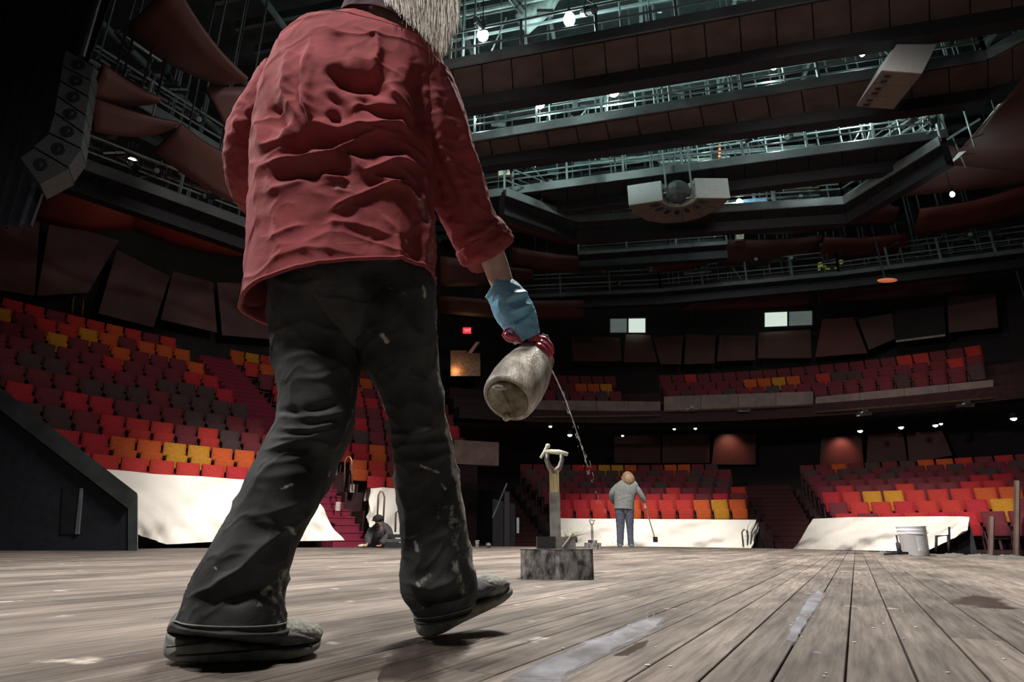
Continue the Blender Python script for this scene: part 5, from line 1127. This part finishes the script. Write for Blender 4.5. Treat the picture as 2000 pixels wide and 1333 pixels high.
# ------------------------------------------------------------------ weighted stands with shovel style handles
def stand(cx, cyb, sc, lab, simple=False):
    base = atZ(cx, cyb, 0); t = thing('weighted_stand', lab, 'stand', base); Z = np.array([0, 0, 1.])
    def Pp(x, y, z): return base+np.array([x, y, z])*sc
    b = MB()
    oct_ = [(-.185, -.03), (-.165, -.055), (-.01, -.075), (.01, -.085), (.17, -.09), (.185, -.06), (.18, .10), (.10, .16), (-.12, .16), (-.18, .10)]
    def prism(b, pts, z0, z1):
        n = len(pts); b.add([Pp(x, y, z0) for x, y in pts]+[Pp(x, y, z1) for x, y in pts], [tuple(range(n))[::-1], tuple(range(n, 2*n))]+[(i, (i+1) % n, (i+1) % n+n, i+n) for i in range(n)])
    prism(b, oct_, .0, .143); bb = b.build('base_block', 'blockb', t)
    b = MB(); prism(b, [(x*1.02, y*1.02) for x, y in oct_], .143, .147); b.build('top_plate', 'metalw', t)
    b = MB(); prism(b, [(-.095, -.05), (.10, -.05), (.11, .06), (-.095, .06)], .147, .205); b.build('inner_tray', 'metalw', t)
    b = MB(); prism(b, [(-.10, -.052), (-.005, -.052), (-.005, .05), (-.10, .05)], .147, .206); b.build('dark_weight', 'black', t)
    b = MB(); b.tube([Pp(.03, -.06, .155), Pp(.06, -.06, .19), Pp(.085, -.06, .225)], .004*sc, 6); b.build('tray_handle', 'edge', t)
    b = MB(); prism(b, [(-.030, -.018), (.026, -.022), (.030, .02), (-.028, .02)], .205, .43); b.build('lower_shaft', 'metalw', t)
    b = MB(); prism(b, [(-.026, -.014), (.024, -.018), (.026, .016), (-.025, .016)], .40, .55); b.build('wooden_shaft', 'wood', t)
    b = MB(); b.tube([Pp(0, 0, .535), Pp(-.026, 0, .565), Pp(-.040, 0, .605), Pp(-.036, 0, .645)], [.02*sc, .014*sc, .013*sc, .013*sc], 8)
    b.tube([Pp(0, 0, .535), Pp(.030, 0, .565), Pp(.044, 0, .605), Pp(.040, 0, .645)], [.02*sc, .014*sc, .013*sc, .013*sc], 8); b.build('handle_fork', 'metalw', t, True)
    b = MB(); b.tube([Pp(-.050, 0, .652), Pp(.03, 0, .646), Pp(.078, 0, .635)], [.011*sc, .014*sc, .010*sc], 8); b.build('grip', 'pale' if not simple else 'metalw', t, True)
    b = MB(); b.tube([Pp(-.072, -.01, .615), Pp(-.052, 0, .645), Pp(-.036, 0, .675)], [.008*sc, .010*sc, .010*sc], 8); b.ball(Pp(-.032, 0, .68), .014*sc, 8); b.build('cross_pin', 'pale' if not simple else 'metalw', t, True)
    return t, Pp
st1, Pp = stand(1087, 1131, 1.0, 'weighted stand with yellow shovel handle rising from a black flaking block')
b = MB(); rg = np.random.default_rng(2)
for k in range(60):
    p = Pp(.075+rg.uniform(-.02, .02), .07, .20); b.tube([p, p+np.array([rg.uniform(-.03, .10), rg.uniform(-.02, .02), rg.uniform(.02, .06)])], [.0015, .0008], 4)
t = thing('brush', 'pale bristled brush lying behind the tall stand', 'brush', Pp(.075, .07, .20)); b.build('bristles', 'pale', t)['kind'] = 'stuff'
b = MB(); b.box(Pp(.075, .07, .19), .09, .03, .03); b.build('brush_head', 'wood', t)
stand(1158, 1074, .78, 'small distant stand with a thin handle before the white tarp', True)

# bucket and brush
bk0 = atZ(1790, 1086, 0); bu = thing('bucket', 'white plastic bucket with ribbed rim near the right stage edge', 'bucket', bk0)
b = MB(); b.lathe(bk0, bk0+[0, 0, .335], [(0, .122), (.01, .13), (.72, .146), (.725, .152), (.75, .152), (.755, .147), (.83, .148), (.835, .154), (.86, .154), (.865, .149), (.95, .15), (.955, .157), (1, .157), (1, .148), (.5, .13)], 36, True); b.build('bucket_wall', 'bucket', bu, True)
for a0, a1, nm in ((-35, 8, 'print_panel'), (38, 62, 'side_label')):
    b = MB(); V = []
    for z, r_ in ((.05, .1355), (.225, .1465)):
        for i in range(9): a = math.radians(a0+(a1-a0)*i/8-90+14); V.append(bk0+[math.cos(a)*r_, math.sin(a)*r_, z])
    b.add(V, [(i, i+1, i+10, i+9) for i in range(8)]); b.build(nm, 'print' if nm != 'side_label' else 'greyj', bu)
b = MB(); b.tube([bk0+[math.cos(a)*.16, math.sin(a)*.16, .285-.05*abs(math.sin(a))] for a in np.linspace(0, -math.pi, 14)], .003, 5); b.build('bail', 'steel', bu)
brp = atZ(1752, 1083, .02); t = thing('paintbrush', 'dark paintbrush lying left of the bucket', 'brush', brp)
b = MB(); b.tube([brp+[-.15, 0, 0], brp+[0, 0, .01]], [.012, .016], 6); b.build('handle', 'black', t); b = MB(); b.box(brp+[.06, 0, .01], .12, .05, .03); b.build('bristles', 'lantern', t)
bt = atZ(1757, 1079, 0); t = thing('bottle', 'thin dark upright bottle left of the bucket', 'bottle', bt); b = MB(); b.lathe(bt, bt+[0, 0, .24], [(0, .03), (.5, .03), (.6, .012), (.9, .012), (1, .015)], 12); b.build('bottle_body', 'plaid', t, True)
for i, (x, y, wd_, lab) in enumerate(((1725, 1084, .16, 'small dark rag left of the bucket'), (1862, 1088, .30, 'low crumpled rag right of the bucket'), (1915, 1090, .35, 'crumpled grey rag on the right stage edge'), (1968, 1092, .36, 'long crumpled rag at the far right stage edge'))):
    p = atZ(x, y, 0); b = MB(); n = 14; V = []
    for j in range(n+1):
        for k in range(n+1):
            a_, c_3 = j/n-.5, k/n-.5; e = max(0, 1-4*(a_*a_+c_3*c_3)); V.append(p+[a_*wd_*1.3, c_3*.2, .045*e*(.5+.5*abs(math.sin(a_*17+i)*math.cos(c_3*13+a_*9)))+.001])
    b.add(V, [(j*(n+1)+k, (j+1)*(n+1)+k, (j+1)*(n+1)+k+1, j*(n+1)+k+1) for j in range(n) for k in range(n)]); tag(b.build('rag', 'rag', None, True), lab, 'rag')
# cup and tin by the vomitory
for (x, y, h, r_, m, nm, lab) in ((932, 1069, .14, .045, 'bucket', 'paper_cup', 'small white cup on the stage edge before the dark entrance'), (954, 1071, .10, .05, 'tin', 'paint_tin', 'small grey tin on the stage edge beside the white cup')):
    p = atZ(x, y+.5, 0); t = thing(nm, lab, 'container', p); b = MB(); b.lathe(p, p+[0, 0, h], [(0, r_*.8), (.95, r_), (.95, r_*1.08), (1, r_*1.08), (1, r_*.9)], 18); b.build('wall', m, t, True)
    b = MB(); b.lathe(p+[0, 0, h*.6], p+[0, 0, h*.65], [(0, r_*.97), (1, r_*.97)], 18); b.build('band', 'print', t, True)

# ------------------------------------------------------------------ person in grey with a pole brush
def figure(base, sc, lab): return thing('person', lab, 'person', base)
gY = atZ(1222, 1068.5, 0)[1]; gb = atZ(1222, 1068.5, 0)
G = thing('person', 'distant person in grey jacket and blue jeans with blond hair using a long brush', 'person', gb)
def g(x, y, dy=0): return atY(x, y, gY+dy)
gj_ = lambda rows: [(a, y, c, y2, gY, gY, d) for a, y, c, y2, d in rows]
jacket = loft(gj_([(1214, 938, 1238, 938, .07), (1203, 946, 1246, 946, .12), (1198, 958, 1246, 958, .15), (1199, 972, 1240, 972, .16), (1200, 985, 1238, 985, .17), (1199, 994, 1238, 996, .18)]), 40, 40, [([(1205, 975), (1235, 972)], 3, .02), ([(1215, 950), (1222, 990)], 3, -.01)], .008, 9, 4)
aL_ = tube_loft([(1206, 950, gY, .06), (1196, 962, gY, .062), (1195, 973, gY+.1, .055), (1200, 982, gY+.25, .045)], 20, 20, [], .005, 12)
aR_ = tube_loft([(1240, 949, gY, .06), (1249, 962, gY, .060), (1256, 974, gY+.05, .052), (1259, 980, gY+.1, .042)], 20, 20, [], .005, 12)
cloth_obj('jacket', [jacket, aL_, aR_], 'greyj', G, .01)
jl = loft(gj_([(1201, 990, 1222, 990, .13), (1202, 1010, 1221, 1010, .11), (1204, 1035, 1219, 1035, .08), (1205, 1066, 1218, 1066, .08)]), 30, 30, [], .008, 10, 1)
jr = loft(gj_([(1218, 990, 1238, 990, .13), (1221, 1010, 1238, 1010, .11), (1224, 1035, 1237, 1035, .08), (1226, 1066, 1239, 1066, .08)]), 30, 30, [], .008, 10, 2)
cloth_obj('jeans', [jl, jr], 'jeansf', G, .01)
skin('body', [(g(1220, 992), .12), (g(1221, 965), .12), (g(1224, 947), .12), (g(1226, 938), .05), (g(1226, 931), .085, .09), (g(1227, 927), .06), (g(1206, 952), .05), (g(1196, 970, .05), .04), (g(1201, 984, .27), .032), (g(1203, 988, .32), .03), (g(1243, 953), .05), (g(1255, 973, .05), .04), (g(1259, 986, .1), .03), (g(1260, 992, .1), .032),
               (g(1212, 1010), .08), (g(1212, 1040), .05), (g(1211, 1065), .04), (g(1230, 1010), .08), (g(1231, 1040), .05), (g(1232, 1065), .04)],
     [(0, 1), (1, 2), (2, 3), (3, 4), (4, 5), (2, 6), (6, 7), (7, 8), (8, 9), (2, 10), (10, 11), (11, 12), (12, 13), (0, 14), (14, 15), (15, 16), (0, 17), (17, 18), (18, 19)], 'skind', G, 1)
for k, (dx, dz) in enumerate(((-3, 3), (-1, 4), (1.5, 4), (3, 2.5))):
    b = MB(); b.tube([g(1260+dx*.4, 989, .1), g(1260+dx*.7, 992, .06), g(1260+dx*.6, 994+dz*.3, .05)], .011, 6); b.build('finger', 'skind', G, True)
b = MB(); c = g(1226, 934, .02); b.ball(c+[0, -.01, .01], .140, 18, (1.0, 1.0, 1.05)); b.ball(c+[0, -.04, -.10], .140, 14, (1.08, .8, .85))
for k in range(90): a = 3.1+rg.random()*3.2; q = c+np.array([math.cos(a)*.07, math.sin(a)*.07, .11]); e_ = np.array([math.cos(a), math.sin(a), 0]); b.tube([q, q+e_*.075+[0, 0, -.09], q+e_*.085+[0, 0, -.20], q+e_*.07+[0, 0, -.27-rg.random()*.05]], [.012, .018, .018, .005], 5)
b.build('hair', 'gold', G, True)
for x in (1211, 1233): b = MB(); b.ball(g(x, 1066.5, -.02), .08, 10, (.7, 1.5, .45)); b.build('shoe', 'greyj', G, True)
pb = thing('pole_brush', 'long handled brush held by the person in grey', 'brush', g(1280, 1054, .1))
b = MB(); b.tube([g(1256, 975, .1), g(1279, 1052, .1)], .014, 6); b.build('pole', 'wood', pb); b = MB(); b.box(g(1280, 1054.5, .1), .09, .10, .12); b.build('brush_head', 'black', pb)

# ------------------------------------------------------------------ kneeling worker
kY = 13.2
K = thing('person', 'person in dark plaid shirt and black cap kneeling at the stage edge', 'person', atZ(745, 1070, 0))
def k_(x, y, dy=0): return atY(x, y, kY+dy)
tor = loft([(726, 1032, 756, 1028, kY, kY, .14), (722, 1040, 764, 1036, kY+.1, kY+.1, .2), (722, 1052, 768, 1050, kY+.3, kY+.3, .24), (724, 1066, 770, 1066, kY+.4, kY+.4, .26)], 40, 30, [([(735, 1045), (750, 1060)], 3, .03)], .012, 8, 6, caps=True)
ka = tube_loft([(728, 1036, kY, .08), (720, 1048, kY-.1, .07), (719, 1058, kY-.2, .055), (718, 1064, kY-.25, .05)], 20, 20, [], .006, 12)
kb = tube_loft([(756, 1034, kY, .08), (760, 1046, kY-.05, .075), (750, 1056, kY-.2, .06), (744, 1064, kY-.3, .05)], 20, 20, [], .006, 12)
cloth_obj('plaid_shirt', [tor, ka, kb], 'plaid', K, .01)
skin('body', [(k_(748, 1056, .5), .14), (k_(744, 1042, .1), .13), (k_(740, 1030, -.05), .055), (k_(739, 1021, -.12), .085, .09), (k_(739, 1015, -.12), .07), (k_(724, 1042), .05), (k_(719, 1056, -.2), .04), (k_(716, 1067, -.3), .035), (k_(760, 1044), .05), (k_(752, 1056, -.15), .04), (k_(742, 1067, -.3), .035),
               (k_(765, 1064, .6), .09), (k_(776, 1068, .9), .06), (k_(736, 1064, .6), .09), (k_(742, 1068, .95), .06)], [(0, 1), (1, 2), (2, 3), (3, 4), (1, 5), (5, 6), (6, 7), (1, 8), (8, 9), (9, 10), (0, 11), (11, 12), (0, 13), (13, 14)], 'skind', K, 1)
hc = k_(738, 1017, -.14); b = MB(); b.ball(hc+[0, .02, .035], .115, 16, (1, 1, .75)); b.ball(hc+[-.03, -.10, .0], .075, 12, (1.2, 1.1, .22)); b.build('cap', 'cap', K, True)
b = MB(); b.ball(hc+[-.01, -.02, -.105], .07, 12, (.9, .8, .7)); b.build('beard', 'cap', K, True)
b = MB(); b.tube([hc+[-.01, -.09, -.02], hc+[-.015, -.12, -.055], hc+[-.01, -.10, -.065]], [.012, .018, .012], 6); b.build('nose', 'skind', K, True)
for s_ in (-1, 1): b = MB(); b.ball(hc+[-.01+.035*s_, -.085, -.02], .011, 8); b.build('eye', 'bucket', K, True)
for (hx, hy, dd) in ((714, 1068, -.32), (741, 1068, -.32)):
    for q in range(4): b = MB(); p = k_(hx, hy, dd); b.tube([p+[.02*q-.03, 0, .01], p+[.022*q-.035, -.05, .018], p+[.022*q-.036, -.085, .008]], .011, 6); b.build('finger', 'skind', K, True)
b = MB(); b.tube([k_(766, 1062, .5), k_(772, 1066, .9), k_(775, 1068, 1.3)], [.13, .10, .07], 10); b.build('trousers', 'cap', K, True)
t = thing('rag', 'pale cloth under the kneeling worker left hand', 'cloth', k_(707, 1068, -.3)); b = MB(); b.ball(k_(708, 1067, -.3), .08, 12, (1.3, .8, .45)); b.build('cloth', 'pale', t, True)
bx = thing('tool_tray', 'dark low tray stacked right of the kneeling worker', 'tray', atZ(775, 1070, 0))
for i, (z0, z1, w_) in enumerate(((0, .10, .5), (.11, .18, .44), (.20, .27, .36))):
    p = k_(776, 1068, -.1); p[2] = (z0+z1)/2; b = MB(); b.box(p, w_, .3, z1-z0); b.build('tray', 'steeld' if i % 2 else 'black', bx)
